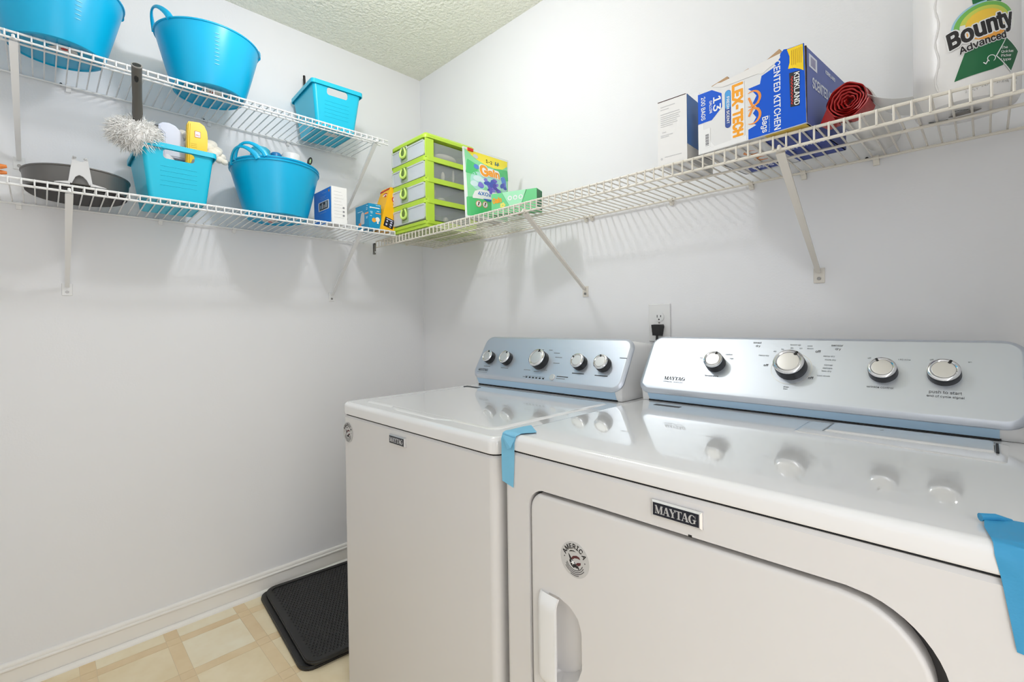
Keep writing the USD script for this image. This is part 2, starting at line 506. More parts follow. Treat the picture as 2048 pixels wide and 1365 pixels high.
part(ws, 'seam_label', bx(.812, .885, -.385, -.367, .8852, .8890), INK, False, 'dark slit label at the rear corner of the lid')


def console(t, x0, x1, yb, zb, lean, height, ztop, film_x, rback=-.10):
    """steel fascia leaning back, white housing behind it, blue film strip under it; returns the fascia frame"""
    vd = np.array([0, lean, height])
    L = np.linalg.norm(vd) + .012
    fr = frame((x0, yb, zb), (1, 0, 0), vd)
    W = x1 - x0
    o = rrect(0, W, -.012, L - .012, .034)
    inner = o.buffer(-.006)
    pts = [(o, -.012), (o, -.0085), (o.buffer(-.0035), -.0040), (o.buffer(-.0085), -.0008), (o.buffer(-.0110), 0.0)]
    m = hull(np.vstack([np.c_[np.array(p.exterior.coords)[:-1], np.full(len(p.exterior.coords) - 1, z)] for p, z in pts]))
    part(t, 'control_panel', place(m, fr), STEEL, label='brushed steel control panel')
    back = o.buffer(-.003)
    bp = fr(np.c_[np.array(back.exterior.coords)[:-1], np.full(len(back.exterior.coords) - 1, -.010)])
    bq = np.array([(x, rback, z) for x in (x0 + .006, x1 - .006) for z in (ztop, zb + height * .82)])
    bl = np.array([(x, yb + .018, ztop) for x in (x0 + .008, x1 - .008)])
    part(t, 'panel_housing', hull(np.vstack([bp, bq, bl])), WHITE_PLASTIC)
    fx0, fx1 = film_x
    y0 = yb + .018
    bo = bp[np.argmin(bp[:, 2])]
    dirv = np.array([0, bo[1] - y0, bo[2] - ztop])
    f2 = frame((fx0, y0, ztop) + dirv * .16, (1, 0, 0), dirv)
    part(t, 'protective_film', place(ext(sbox(0, 0, fx1 - fx0, np.linalg.norm(dirv) * .84), .0002, .0014), f2), FILM, False, 'pale blue protective film below the control panel')
    part(t, 'shadow_gap', bx(fx0 - .002, fx1 + .002, y0 - .0040, y0 + .006, ztop + .0002, ztop + .0034), DARK_GAP, False)
    return fr


def knob(t, fr, u, v, r, h, ang):
    """control knob: black skirt, chrome ring, steel cap, pointer"""
    k = part(t, 'control_knob', place(lathe([(0, 0), (r * 1.0, 0), (r * .98, h * .62), (r * .93, h * .80), (0, h * .80)], 36), fr_shift(fr, u, v)), BLACK)
    part(k, 'chrome_ring', place(lathe([(r * .70, h * .78), (r * .95, h * .78), (r * .97, h * .88), (r * .90, h * .97), (r * .80, h * 1.0), (r * .72, h * .94), (r * .70, h * .78)], 36), fr_shift(fr, u, v)), CHROME)
    part(k, 'cap', place(lathe([(0, h * .78), (r * .70, h * .78), (r * .70, h * .93), (r * .66, h * .96), (0, h * .97)], 36), fr_shift(fr, u, v)), STEEL_KNOB)
    a = math.radians(90 - ang)
    p = rbox(-r * .09, r * .09, r * .60, r * .92, h * .90, h * 1.03, r * .06, 6)
    p.apply_transform(trimesh.transformations.rotation_matrix(-math.radians(ang), (0, 0, 1)))
    part(k, 'pointer', place(p, fr_shift(fr, u, v)), BLACK)


def fr_shift(fr, u, v):
    return lambda p: fr(p + np.array([u, v, 0.0]))


def ring_dashes(t, fr, u, v, rad, angs, mt, L=.004):
    ms = []
    for a in angs:
        q = math.radians(90 - a)
        c = (u + rad * math.cos(q), v + rad * math.sin(q))
        ms.append(ext(sbox(c[0] - L / 2, c[1] - .0006, c[0] + L / 2, c[1] + .0006), .0001, .0004))
    part(t, 'panel_marks', place(cat_(ms), fr), mt, False)


wf = console(ws, .777, 1.421, -.315, .928, .082, .138, .886, (.800, 1.398))
for u, v, r, h, a in ((.068, .066, .0235, .024, 10), (.158, .066, .0245, .024, 25), (.316, .068, .0325, .030, 12), (.480, .068, .0245, .026, -55), (.566, .068, .0245, .026, -10)):
    knob(ws, wf, u, v, r, h, a)
shape_on(ws, 'panel_wordmark', wf, affinity.translate(maytag(.010, .052), .028, .013), INK)
shape_on(ws, 'panel_marks', wf, sbox(.026, .0075, .080, .0090), INK_PALE)
for i in range(6):
    shape_on(ws, 'indicator_light', wf, sbox(.275 + .0148 * i, .0035, .283 + .0148 * i, .0075), DARK_GAP)
    shape_on(ws, 'panel_marks', wf, sbox(.272 + .0148 * i, .0095, .284 + .0148 * i, .0110), INK_PALE)
part(ws, 'start_button', place(lathe([(0, 0), (.0105, 0), (.0105, .003), (.0085, .0045), (0, .0045)], 24), fr_shift(wf, .389, .013)), STEEL_KNOB)
for u, v, w in ((.405, .0165, .045), (.405, .0095, .035), (.050, .031, .034), (.142, .030, .036), (.460, .032, .045), (.545, .031, .045), (.360, .098, .025), (.372, .083, .028), (.372, .062, .026), (.258, .071, .012), (.255, .030, .030), (.302, .027, .022), (.345, .034, .012), (.525, .085, .022), (.525, .072, .020), (.612, .092, .024), (.300, .108, .012), (.335, .108, .015), (.262, .0045, .010)):
    shape_on(ws, 'panel_marks', wf, sbox(u, v, u + w, v + .0028), INK if w > .04 else INK_PALE)

badge_n = [0]


def badge(t, x, z, y):
    """navy badge in a silver frame reading MAYTAG"""
    fr = frame((x, y, z), (1, 0, 0), (0, 0, 1))
    b = part(t, 'badge', place(loft([(sbox(0, 0, .075, .024), -.001), (sbox(0, 0, .075, .024), .0035), (sbox(.0025, .0025, .0725, .0215), .006)]), fr), SILVER, False, 'silver-edged navy brand badge')
    shape_on(b, 'plate', fr, sbox(.0035, .003, .0712, .0212), NAVY, .0060, .0004)
    shape_on(b, 'wordmark', fr, affinity.translate(maytag(.0125, .061), .0068, .0060), SILVER, .0064, .0005)


def america(t, x, z, y):
    """round sticker: AMERICA in an arc over a dark bird-and-flag emblem"""
    fr = frame((x, y, z), (1, 0, 0), (0, 0, 1))
    R = .030
    s = part(t, 'sticker', place(ext(Point(0, 0).buffer(R, 24), 0, .0003), fr), mat('sticker_grey', (196, 195, 194), 0.45), False, 'round grey sticker with an arc of lettering')
    ms = []
    for ch, a in zip('AMERICA', (66, 43, 21, 1, -17, -36, -61)):
        m = text2(ch, .0078, True)
        v = np.array(m.vertices)
        v[:, 0] -= (v[:, 0].min() + v[:, 0].max()) / 2
        m.vertices = v
        q = math.radians(a)
        ms.append(move2(m, -.0190 * math.sin(q), .0190 * math.cos(q), a, .0004))
    part(s, 'arc_lettering', place(cat_(ms), fr), mat('sticker_black', (28, 26, 28), 0.5), False)
    S = .001
    k = MATS['sticker_black']
    shape_on(s, 'emblem', fr, unary_union([pg((-13, 8), (-9.5, 5), (-6, 0), (2, -6), (6, -9), (5.5, -13), (1, -12), (-2, -14), (-7, -11), (-11, -4), (-9.5, -1), (-11, 2)), pg((-12, 11), (-8, 14.5), (-2, 15.5), (3, 14), (-2, 14), (-7, 12.6)), pg((7, -8), (10, -13), (8, -14), (4.5, -10))]), k, .0003)
    shape_on(s, 'emblem', fr, unary_union([pg((-7, 1), (-3, 6), (4, 8.5), (10, 7.5), (12, 4), (6, 4.5), (0, 3), (-4, -.5)), pg((2.5, -6.5), (6, -3), (13, -1), (12.5, -5), (8, -8))]), mat('sticker_maroon', (88, 36, 40), 0.5), .0004)
    star = Polygon([((2.6 if i % 2 else 6.0) * .0008 * math.cos(PI / 2 + i * PI / 5 + PI) - .0035, (2.6 if i % 2 else 6.0) * .0008 * math.sin(PI / 2 + i * PI / 5 + PI) - .0052) for i in range(10)])
    shape_on(s, 'emblem', fr, star, WHITE, .0006)
    arcs = []
    for rr_, a0, a1 in ((17.5, 205, 338), (20.5, 210, 332), (23.5, 218, 325), (26.3, 252, 288)):
        arcs.append(LineString([(rr_ * S * math.cos(math.radians(a)), rr_ * S * math.sin(math.radians(a))) for a in np.linspace(a0, a1, 24)]).buffer(.0006))
    arcs += [Point(-.0215, .0005).buffer(.0011), Point(.0215, .0005).buffer(.0011)]
    shape_on(s, 'small_print', fr, unary_union(arcs), mat('sticker_ink', (92, 90, 92), 0.5), .0003)


badge(ws, 1.048, .808, WY0 + .0015)
america(ws, .806, .797, WY0 + .0012)

# ------------------------------------------------------------------ dryer
Zd, DX0, DX1, DY0, DY1 = 0.869, 1.475, 2.197, -0.825, -0.10
dr = thing('clothes_dryer', 'white front-loading dryer with a steel control panel and tape on its corners', 'dryer')
foot = rrect(DX0 + .002, DX1 - .002, DY0, DY1, .014)
door_o = Polygon(np.array([(1542, 180), (1542, 770)] + [(1582 + 40 * math.cos(a), 772 + 40 * math.sin(a)) for a in np.linspace(PI * .96, PI * .55, 8)] + [(1700, 814), (1836, 815), (2030, 817)] + [(2030 + 88 * math.cos(a), 729 + 88 * math.sin(a)) for a in np.linspace(PI * .42, 0, 12)] + [(2118, 180)]) * .001)
cab = man(loft([(foot, 0.012), (foot, Zd - .006), (foot.buffer(-.004), Zd - .001)]))


def front_prism(poly, y0, y1):
    m = ext(poly, 0, y1 - y0)
    v = np.array(m.vertices)
    m.vertices = np.c_[v[:, 0], y1 - v[:, 2], v[:, 1]]
    m.fix_normals()
    m.merge_vertices()
    return m


cab = cab - man(front_prism(door_o, DY0 - .05, DY0 + .030))
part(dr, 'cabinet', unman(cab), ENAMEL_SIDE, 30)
part(dr, 'door_gasket', front_prism(door_o.buffer(.002), DY0 + .0285, DY0 + .031), GREY_GAP, False)
part(dr, 'seam', ext(rrect(DX0 + .006, DX1 - .006, DY0 + .006, DY1, .014), Zd - .001, Zd + .0035), DARK_GAP, False)
tp = rrect(DX0, DX1, DY0 - .001, DY1, .018)
part(dr, 'top_panel', loft([(tp.buffer(-.002), Zd + .003), (tp, Zd + .006), (tp, .890)] + [(tp.buffer(-.012 * (1 - math.cos(t))), .890 + .012 * math.sin(t)) for t in np.linspace(.2, PI / 2, 7)]), ENAMEL)
# door: slightly smaller than its recess, wider gap at the top and right; handle pocket cut into it
door_i = affinity.translate(door_o.buffer(-.0045), -.0080, -.0032).intersection(door_o.buffer(-.0045)).convex_hull
din = door_i.buffer(-.006)


def door_solid():
    pts = []
    for d, yy in ((0, .026), (0, .0055)) + tuple((.0055 * (1 - math.cos(t)), .0055 - .0053 * math.sin(t)) for t in np.linspace(.3, PI / 2, 5)):
        c = np.array(door_i.buffer(-d).exterior.coords)[:-1]
        pts.append(np.c_[c[:, 0], np.full(len(c), DY0 + yy), c[:, 1]])
    s = man(hull(np.vstack(pts)))
    pocket = Polygon(np.array([(1590, 482), (1590, 634), (1614, 634), (1640, 626), (1656, 612), (1663, 592), (1663, 530), (1655, 508), (1640, 494), (1615, 482)]) * .001).buffer(.004, quad_segs=6)
    pk = [np.c_[np.array(pocket.exterior.coords)[:-1, 0], np.full(len(pocket.exterior.coords) - 1, DY0 - .01), np.array(pocket.exterior.coords)[:-1, 1]]]
    q2 = pocket.buffer(-.012)
    c2 = np.array(q2.exterior.coords)[:-1]
    pk.append(np.c_[c2[:, 0] - .006, np.full(len(c2), DY0 + .018), c2[:, 1]])
    return unman(s - man(hull(np.vstack(pk))))


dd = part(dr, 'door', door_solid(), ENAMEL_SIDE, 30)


def handle_fn(u, v):
    z = .470 + v * .162
    e = math.sin(PI * min(max(v, 0), 1)) ** .12 if 0 < v < 1 else 0
    x = 1.5685 + u * .044
    yy = DY0 - (.004 + .010 * (1 - (1 - min(1, (1 - v) * 7)) ** 2) * min(1, v * 14)) * (0.72 + .28 * math.sin(u * PI * .55)) + (.004 if u in (0,) else 0)
    return (x, yy, z)


part(dd, 'handle', slab(handle_fn, 9, 25, .0055), WHITE_PLASTIC, 50)
badge(dr, 1.7945, .8305, DY0)
america(dr, 1.648, .712, DY0)
part(dr, 'latch_mark', bx(1.848, 1.853, DY0 - .0006, DY0 + .002, .8145, .8175), BLACK, False)
# rear deck, lint-screen lid and tag on the top
zt = .902
deck = unary_union([Polygon([(1.885, -.450), (2.02, -.457), (2.13, -.470), (2.160, -.480), (2.166, -.33), (1.885, -.33)])]).buffer(-.01).buffer(.01)
part(dr, 'rear_deck', loft([(deck.convex_hull.buffer(.006), zt - .001), (deck.convex_hull, zt + .0010), (deck.convex_hull.buffer(-.005), zt + .0016)]), ENAMEL, 60)
ll = part(dr, 'lint_lid', loft([(rrect(1.925, 2.152, -.418, -.328, .004), zt + .0014), (rrect(1.928, 2.150, -.414, -.330, .004), zt + .0036), (rrect(1.932, 2.147, -.410, -.332, .004), zt + .0040)]), ENAMEL, 60)
part(ll, 'lid_edge', bx(1.923, 1.9248, -.418, -.328, zt + .0016, zt + .0022), INK_PALE, False)
part(ll, 'finger_slot', bx(2.1525, 2.1560, -.418, -.350, zt + .0014, zt + .0044), DARK_GAP, False)
part(ll, 'arrow_mark', ext(affinity.translate(Polygon([(-.003, 0), (.003, 0), (.0004, .011), (-.0004, .011)]), 2.005, -.357), zt + .0040, zt + .0043), INK_PALE, False)
part(dr, 'seam_label', bx(1.545, 1.612, -.362, -.345, zt, zt + .0006), INK, False, 'dark slit label at the rear of the dryer top')

df = console(dr, 1.474, 2.197, -.318, .940, .093, .135, .9025, (1.503, 2.158))
for u, v, r, h, a in ((.194, .080, .0235, .027, 20), (.360, .081, .0320, .030, 32), (.523, .081, .0240, .022, -28), (.613, .083, .0245, .020, 28)):
    knob(dr, df, u, v, r, h, a)
ring = Point(.360, .079).buffer(.041, 32).difference(Point(.360, .079).buffer(.0395, 32))
shape_on(dr, 'dial_ring', df, ring, SILVER)
shape_on(dr, 'panel_wordmark', df, affinity.translate(maytag(.0100, .056), .071, .0255), INK)
text_on(dr, 'panel_lettering', df, 'COMMERCIAL  TECHNOLOGY', .070, .0190, .0026, INK_PALE, width=.053)
for s, u, v, h, m_, b in (('timed', .270, .142, .0050, INK, 0), ('dry', .277, .133, .0050, INK, 0), ('sensor', .430, .139, .0050, INK, 0), ('dry', .438, .130, .0050, INK, 0),
                        ('off', .402, .122, .0055, INK, 1), ('off', .303, .081, .0055, INK, 1), ('off', .396, .055, .0055, INK, 1),
                        ('damp dry', .418, .112, .0035, INK_PALE, 0), ('more dry', .422, .103, .0035, INK_PALE, 0), ('normal', .422, .090, .0035, INK_PALE, 0), ('delicate', .420, .082, .0035, INK_PALE, 0), ('less dry', .419, .075, .0035, INK_PALE, 0), ('cool down', .412, .063, .0035, INK_PALE, 0),
                        ('heavy dry', .288, .108, .0035, INK_PALE, 0), ('touch up', .350, .139, .0038, INK_PALE, 0), ('20', .352, .130, .0035, INK_PALE, 0), ('10', .370, .130, .0035, INK_PALE, 0), ('cool', .385, .137, .0035, INK_PALE, 0), ('down', .385, .130, .0035, INK_PALE, 0),
                        ('40', .318, .120, .0035, INK_PALE, 0), ('30', .333, .126, .0035, INK_PALE, 0),
                        ('temperature', .174, .044, .0042, INK, 0), ('press', .352, .030, .0030, INK, 0), ('start', .352, .0250, .0030, INK_PALE, 0), ('wrinkle control', .499, .0445, .0044, INK, 0), ('push to start', .593, .0425, .0056, INK, 0), ('end of cycle signal', .590, .0345, .0042, INK, 0),
                        ('medium', .212, .107, .0032, INK_PALE, 0), ('high', .224, .096, .0032, INK_PALE, 0), ('low', .150, .094, .0032, INK_PALE, 0), ('off', .496, .111, .0032, INK_PALE, 0), ('150 mins', .545, .110, .0032, INK_PALE, 0), ('off', .592, .112, .0032, INK_PALE, 0), ('on', .645, .110, .0032, INK_PALE, 0)):
    text_on(dr, 'panel_lettering', df, s, u, v, h, m_, bold=bool(b), off=.0002)


# ------------------------------------------------------------------ blue tape on the dryer
def tape_path(pts, width_fn, n=40):
    """ribbon through (left, right) edge pairs"""
    L = np.array([p[0] for p in pts], float)
    R = np.array([p[1] for p in pts], float)
    s = np.linspace(0, 1, len(L))

    def fn(u, v):
        l = np.array([np.interp(v, s, L[:, k]) for k in range(3)])
        r = np.array([np.interp(v, s, R[:, k]) for k in range(3)])
        w = math.sin(u * 9 + v * 23) * .0004 * width_fn
        return tuple(l + (r - l) * u + np.array((0, -w, w)))
    return fn


y = DY0 - .0022
t1 = thing('painters_tape', 'light blue tape over the left front corner of the dryer, next to the washer', 'tape', group=None)
part(t1, 'front_strip', slab(tape_path([((1.4745, y, .808), (1.505, y, .801)), ((1.4735, y, .870), (1.509, y, .868)), ((1.4735, y, .889), (1.510, y - .0008, .888)), ((1.4745, y + .0025, .9015), (1.513, y + .0015, .9005)), ((1.4760, y + .012, .9046), (1.516, y + .010, .9046)), ((1.4780, -.785, .9046), (1.524, -.802, .9046)), ((1.4800, -.748, .9046), (1.531, -.787, .9046))], 1.0), 7, 40, .0005), TAPE, 40)
part(t1, 'folded_corner', hull([(1.480, y - .001, .899), (1.513, y - .001, .897), (1.506, y - .007, .878), (1.495, y - .006, .874), (1.479, y - .002, .896)]), TAPE, False, 'pinched fold of the tape')
t2 = thing('painters_tape', 'brighter blue tape over the right front corner of the dryer, at the picture edge', 'tape')
part(t2, 'front_strip', slab(tape_path([((2.161, y, .806), (2.1985, y, .800)), ((2.151, y, .872), (2.1985, y, .869)), ((2.147, y, .891), (2.1985, y - .0006, .890)), ((2.146, y + .003, .9020), (2.1985, y + .0025, .9018)), ((2.144, y + .012, .9046), (2.1975, y + .012, .9046)), ((2.140, -.790, .9046), (2.196, -.785, .9046)), ((2.140, -.765, .9075), (2.194, -.748, .9046))], 1.0), 9, 40, .0005), mat('blue_tape_bright', (54, 150, 198), 0.5, bump=(400.0, 0.15, 0.001)), 40)
part(t2, 'curled_end', tube([(2.137, -.772, .9075), (2.148, -.765, .9085), (2.160, -.758, .9060)], [.0042, .0035, .0015], 10), MATS['blue_tape_bright'])

# ------------------------------------------------------------------ outlet, plug, small things on the walls
ol = thing('wall_outlet', 'white double wall outlet on the back wall above the dryer', 'outlet', (1.3765, 0, 1.1085))
part(ol, 'cover_plate', rbox(-.0385, .0385, -.006, .001, -.0625, .0625, .0028, 8), WHITE_PLASTIC)
for dz in (.0195, -.0195):
    rc = affinity.scale(Point(0, dz).buffer(.0172, 24), 1, 1).intersection(sbox(-.02, dz - .0142, .02, dz + .0142))
    q = part(ol, 'receptacle', front_prism(rc, -.0078, -.004), WHITE_PLASTIC)
    for sx, hh in ((-.0064, .0042), (.0064, .0034)):
        part(q, 'slot', bx(sx - .0011, sx + .0011, -.0080, -.006, dz + .002 - hh, dz + .002 + hh), BLACK, False)
    part(q, 'ground_hole', front_prism(Point(0, dz - .0088).buffer(.0024), -.0080, -.006), BLACK, False)
part(ol, 'plate_screw', front_prism(Point(0, 0).buffer(.003), -.0070, -.005), SCREW, False)
pk = thing('power_plug', 'black power plug in the lower half of the wall outlet', 'plug', (1.3765, -.0080, 1.089))
part(pk, 'plug_body', hull([(x, yy, z) for x, yy, z in ((-.0165, 0, .014), (.0165, 0, .014), (-.0205, -.003, .008), (.0205, -.003, .008), (-.013, 0, -.024), (.013, 0, -.024), (-.014, -.026, .013), (.014, -.026, .013), (-.011, -.024, -.022), (.011, -.024, -.022))]), BLACK)
part(pk, 'cord', tube([(0, -.013, -.020), (0, -.016, -.05), (.004, -.025, -.10), (.01, -.035, -.22), (.01, -.035, -.40)], .0042, 8), BLACK)

# ------------------------------------------------------------------ rubber mats on the floor
def mat_mesh():
    o = rrect(-.29, .29, -.38, .38, .045)
    base = cat_([loft([(o.buffer(-.002), 0.0), (o, .003), (o, .008), (o.buffer(-.003), .0105)])])
    rim = o.buffer(-.002).difference(o.buffer(-.020))
    r = ext(rim, .0100, .0140)
    V, F = [], []
    for i in range(42):
        for j in range(56):
            cx, cy = -.262 + i * .0128, -.352 + j * .0128 + (.0064 if i % 2 else 0)
            if abs(cx) > .266 or abs(cy) > .356:
                continue
            n = len(V)
            a = .0056
            V += [(cx - a, cy, .0104), (cx, cy - a, .0104), (cx + a, cy, .0104), (cx, cy + a, .0104), (cx, cy, .0150)]
            F += [(n, n + 1, n + 4), (n + 1, n + 2, n + 4), (n + 2, n + 3, n + 4), (n + 3, n, n + 4)]
    return base, r, trimesh.Trimesh(V, F, process=False)


mb, mr, mn = mat_mesh()
ca, sa = math.cos(math.radians(-4.6)), math.sin(math.radians(-4.6))
mc = (0.03 + .29 * ca - .38 * sa + .003, -.826 + .29 * sa + .38 * ca)
m0 = thing('rubber_mat', 'lower black rubber mat on the floor, its edge showing under the other mat', 'floor mat', (mc[0] - .010, mc[1] - .017, .0002), -4.6, 'stacked rubber mats')
part(m0, 'slab', mb, RUBBER)
part(m0, 'raised_border', mr, RUBBER)
part(m0, 'woven_nubs', mn, RUBBER, False, kind='stuff')
dup(m0, 'upper black rubber mat with a woven nub pattern, lying on the other mat', (mc[0], mc[1], .0155), -4.6)


# ------------------------------------------------------------------ blue tubs
def tub_parts(t):
    Rb, Rt, Ht, th = .1060, .1535, .178, .0035
    prof = [(0, 0.003), (Rb - .010, 0.003), (Rb - .006, 0.0), (Rb, 0.0015), (Rb + .002, .006)]
    for k in range(1, 9):
        s = k / 8
        prof.append((Rb + .002 + (Rt - Rb - .002) * (s ** .93), .006 + (Ht - .006) * s))
    prof += [(Rt + .0035, Ht + .0005), (Rt + .0045, Ht + .0035), (Rt + .002, Ht + .006), (Rt - .003, Ht + .0055), (Rt - .006, Ht + .001)]
    for k in range(7, 0, -1):
        s = k / 8
        prof.append((Rb + .002 + (Rt - Rb - .002) * (s ** .93) - th, .006 + (Ht - .006) * s))
    prof += [(Rb - .004, .008), (0, .008)]
    part(t, 'bowl', lathe(prof, 72), BLUE)
    for side in (-1, 1):
        A = []
        for s in np.linspace(0, 1, 19):
            ang = side * PI / 2 + (s - .5) * .84
            hgt = Ht + .002 + .046 * math.sin(PI * s) ** .72
            rad = Rt + .010 * math.sin(PI * s)
            A.append((rad * math.cos(ang), rad * math.sin(ang), hgt))
        w = [.0110 - .0055 * math.sin(PI * s) for s in np.linspace(0, 1, 19)]
        part(t, 'handle', tube(A, w, 10, flat=.62, upv=(0, 0, 1)), BLUE)
    ms = []
    for k in range(9):
        s = .34 + k * .065
        r = Rb + .002 + (Rt - Rb - .002) * (s ** .93)
        z = .006 + (Ht - .006) * s
        a0, a1 = -.30, -.175 - .004 * k
        ms.append(tube([((r + .0006) * math.cos(a), (r + .0006) * math.sin(a), z) for a in np.linspace(a0, a1, 5)], [.0003, .0011, .0012, .0011, .0003], 6))
    part(t, 'graduation_marks', cat_(ms), BLUE_P, label='row of moulded measuring lines')
    st = part(t, 'base_sticker', ext(Polygon([(.020, -.036), (.058, -.026), (.062, .010), (.040, .030), (.016, .012)]), -.0006, .0004), STICKER, False, 'white paper sticker under the base')
    part(st, 'red_logo', ext(Point(.046, -.012).buffer(.008), -.0009, .0002), RED, False)


tb = thing('blue_tub', 'blue flexible tub at the far left of the upper shelf, cut off by the picture', 'tub', (.227, -1.416, ZB + .0025), 33)
tub_parts(tb)
dup(tb, 'blue flexible tub standing alone in the middle of the upper shelf, one loop handle up', (.223, -1.029, ZB + .0025), 11)
dup(tb, 'outer of two nested blue tubs on the lower shelf, beside the white and blue box', (.205, -.807, zl(.205) + .0038), 207, tilt=SAG)
dup(tb, 'inner blue tub nested inside another tub on the lower shelf', (.2045, -.807, zl(.205) + .0140), 217, tilt=SAG)


# ------------------------------------------------------------------ blue rectangular baskets
def basket_parts(t):
    """origin at the base centre; long axis x; front (+x) with a handle hole"""
    a0, b0, a1, b1, hh, th = .100, .079, .122, .100, .170, .003
    def sec(s, d=0.0):
        return rrect(-(a0 + (a1 - a0) * s) + d, (a0 + (a1 - a0) * s) - d, -(b0 + (b1 - b0) * s) + d, (b0 + (b1 - b0) * s) - d, .014)
    outer = man(loft([(sec(0), 0.0), (sec(1), hh)]))
    inner = man(loft([(sec(0, th), th), (sec(1, th), hh + .001)]))
    hole = rrect(-.043, .043, hh - .041, hh - .012, .010)
    hm = ext(hole, 0, .4)
    v = np.array(hm.vertices)
    hm.vertices = np.c_[v[:, 2] - .2, v[:, 0], v[:, 1]]
    hm.fix_normals()
    part(t, 'shell', unman(outer - inner - man(hm)), BLUE_B, 30)
    rim = sec(1, -.007).difference(sec(1, th))
    part(t, 'rim', ext(rim, hh - .004, hh + .004), BLUE_B, 30)
    skirt = sec(1, -.007).difference(sec(1, -.0045))
    part(t, 'rim_skirt', ext(skirt, hh - .012, hh - .004), BLUE_B, 30)
    ms = []
    for k in range(5):
        z = .045 + .015 * k
        s = z / hh
        x = a0 + (a1 - a0) * s
        ms.append(tube([(x, -.050, z), (x, .050, z)], .0010, 6))
    part(t, 'moulded_lines', cat_(ms), BLUE_B)
    part(t, 'base_sticker', ext(rrect(.02, .055, -.025, .025, .004), -.0006, .0004), STICKER, False, 'white sticker under the base')


bk = thing('blue_basket', 'blue rectangular basket at the right end of the upper shelf', 'basket', (.148, -.578, ZB + .0025), -3)
basket_parts(bk)
dup(bk, 'blue rectangular basket on the lower shelf, packed with cleaning supplies', (.173, -1.134, zl(.173) + .0036), 0.5, tilt=SAG)

# contents of the upper basket
br = thing('broom_handle', 'thin black handle sticking up behind the blue basket on the upper shelf', 'handle', (.045, -.625, ZB + .006))
part(br, 'rod', tube([(0, 0, 0), (-.004, -.001, .15), (-.012, -.001, .287)], .0050, 10), BLACK)
wb = thing('white_bottle', 'white curled plastic item seen through the handle hole of the upper basket', 'bottle', (.19, -.585, ZB + .007))
part(wb, 'body', lathe([(0, 0), (.036, 0), (.038, .01), (.038, .100), (.030, .118), (.015, .132), (0, .134)], 28), WHITE_PLASTIC)
part(wb, 'dark_band', lathe([(.0382, .098), (.0392, .098), (.0392, .112), (.0340, .112), (.0382, .098)], 28), mat('slate_blue', (60, 90, 120), 0.5))

# ------------------------------------------------------------------ things in the lower basket
dz0 = zl(.2) + .009
du = thing('feather_duster', 'white fluffy duster with a grey handle, hanging over the left of the lower basket', 'duster', (.268, -1.243, 1.726))
nst = 2200
V, F = [], []
for k in range(nst):
    th_, ph = RNG.uniform(0, 2 * PI), math.acos(RNG.uniform(-1, 1))
    d = np.array((math.sin(ph) * math.cos(th_), math.sin(ph) * math.sin(th_), math.cos(ph)))
    c = d * np.array((.036, .056, .039)) + np.array((0, 0, -.004))
    L = RNG.uniform(.012, .027)
    dr_ = d * np.array((.75, 1.15, .70)) + RNG.normal(0, .28, 3)
    dr_ /= np.linalg.norm(dr_)
    s = np.cross(dr_, RNG.normal(0, 1, 3))
    s /= np.linalg.norm(s)
    t_ = np.cross(dr_, s)
    bend = RNG.normal(0, .006, 3) + np.array((0, 0, -.006))
    w = RNG.uniform(.0009, .0017)
    n = len(V)
    pm, pe = c + dr_ * L * .55, c + dr_ * L + bend
    for p, ww in ((c, w), (pm, w * 1.1)):
        V += [p + s * ww, p - s * ww * .5 + t_ * ww * .87, p - s * ww * .5 - t_ * ww * .87]
    V += [pe]
    F += [(n, n + 1, n + 4), (n, n + 4, n + 3), (n + 1, n + 2, n + 5), (n + 1, n + 5, n + 4), (n + 2, n, n + 3), (n + 2, n + 3, n + 5), (n + 3, n + 4, n + 6), (n + 4, n + 5, n + 6), (n + 5, n + 3, n + 6)]
FLUFF = mat('duster_fluff', (248, 247, 245), 0.9, spec=0.1)
part(du, 'fluffy_head', trimesh.Trimesh(V, F, process=False), FLUFF, False, kind='stuff')
core = trimesh.creation.icosphere(3, 1.0)
core.vertices = core.vertices * np.array((.041, .063, .044)) * (1 + .16 * (meshkit.fbm(core.vertices * 6.0, 3, 5)[:, None] - .5)) + np.array((0, 0, -.004))
part(du, 'fluff_core', core, FLUFF)
hp = np.array([(.012, .003, .018), (.036, .002, .050), (.072, -.002, .083), (.112, -.007, .115), (.150, -.011, .147)])
GREY = mat('duster_grey', (92, 90, 86), 0.5)
hd = part(du, 'handle', tube(hp, [.0085, .0135, .0120, .0122, .0128], 20), GREY)
dirn = (hp[-1] - hp[-2]) / np.linalg.norm(hp[-1] - hp[-2])
part(hd, 'socket_rim', tube([hp[-1] - dirn * .002, hp[-1] + dirn * .0012], .0134, 24), mat('duster_rim', (150, 148, 144), 0.5))
part(hd, 'socket_hole', tube([hp[-1], hp[-1] + dirn * .0016], .0105, 24), mat('duster_dark', (34, 36, 34), 0.7))
eye = hp[3] + (hp[4] - hp[3]) * .30
ev = CAM * 0 + np.array((.95, -.18, -.05))
ev = ev - dirn * (ev @ dirn)
ev /= np.linalg.norm(ev)
eo = trimesh.creation.icosphere(2, 1.0)
q = frame(eye + ev * .0105, np.cross(dirn, ev), dirn)
eo.vertices = q(np.asarray(eo.vertices) * np.array((.0056, .0118, .0034)))
part(hd, 'hanging_eye', eo, BLACK)


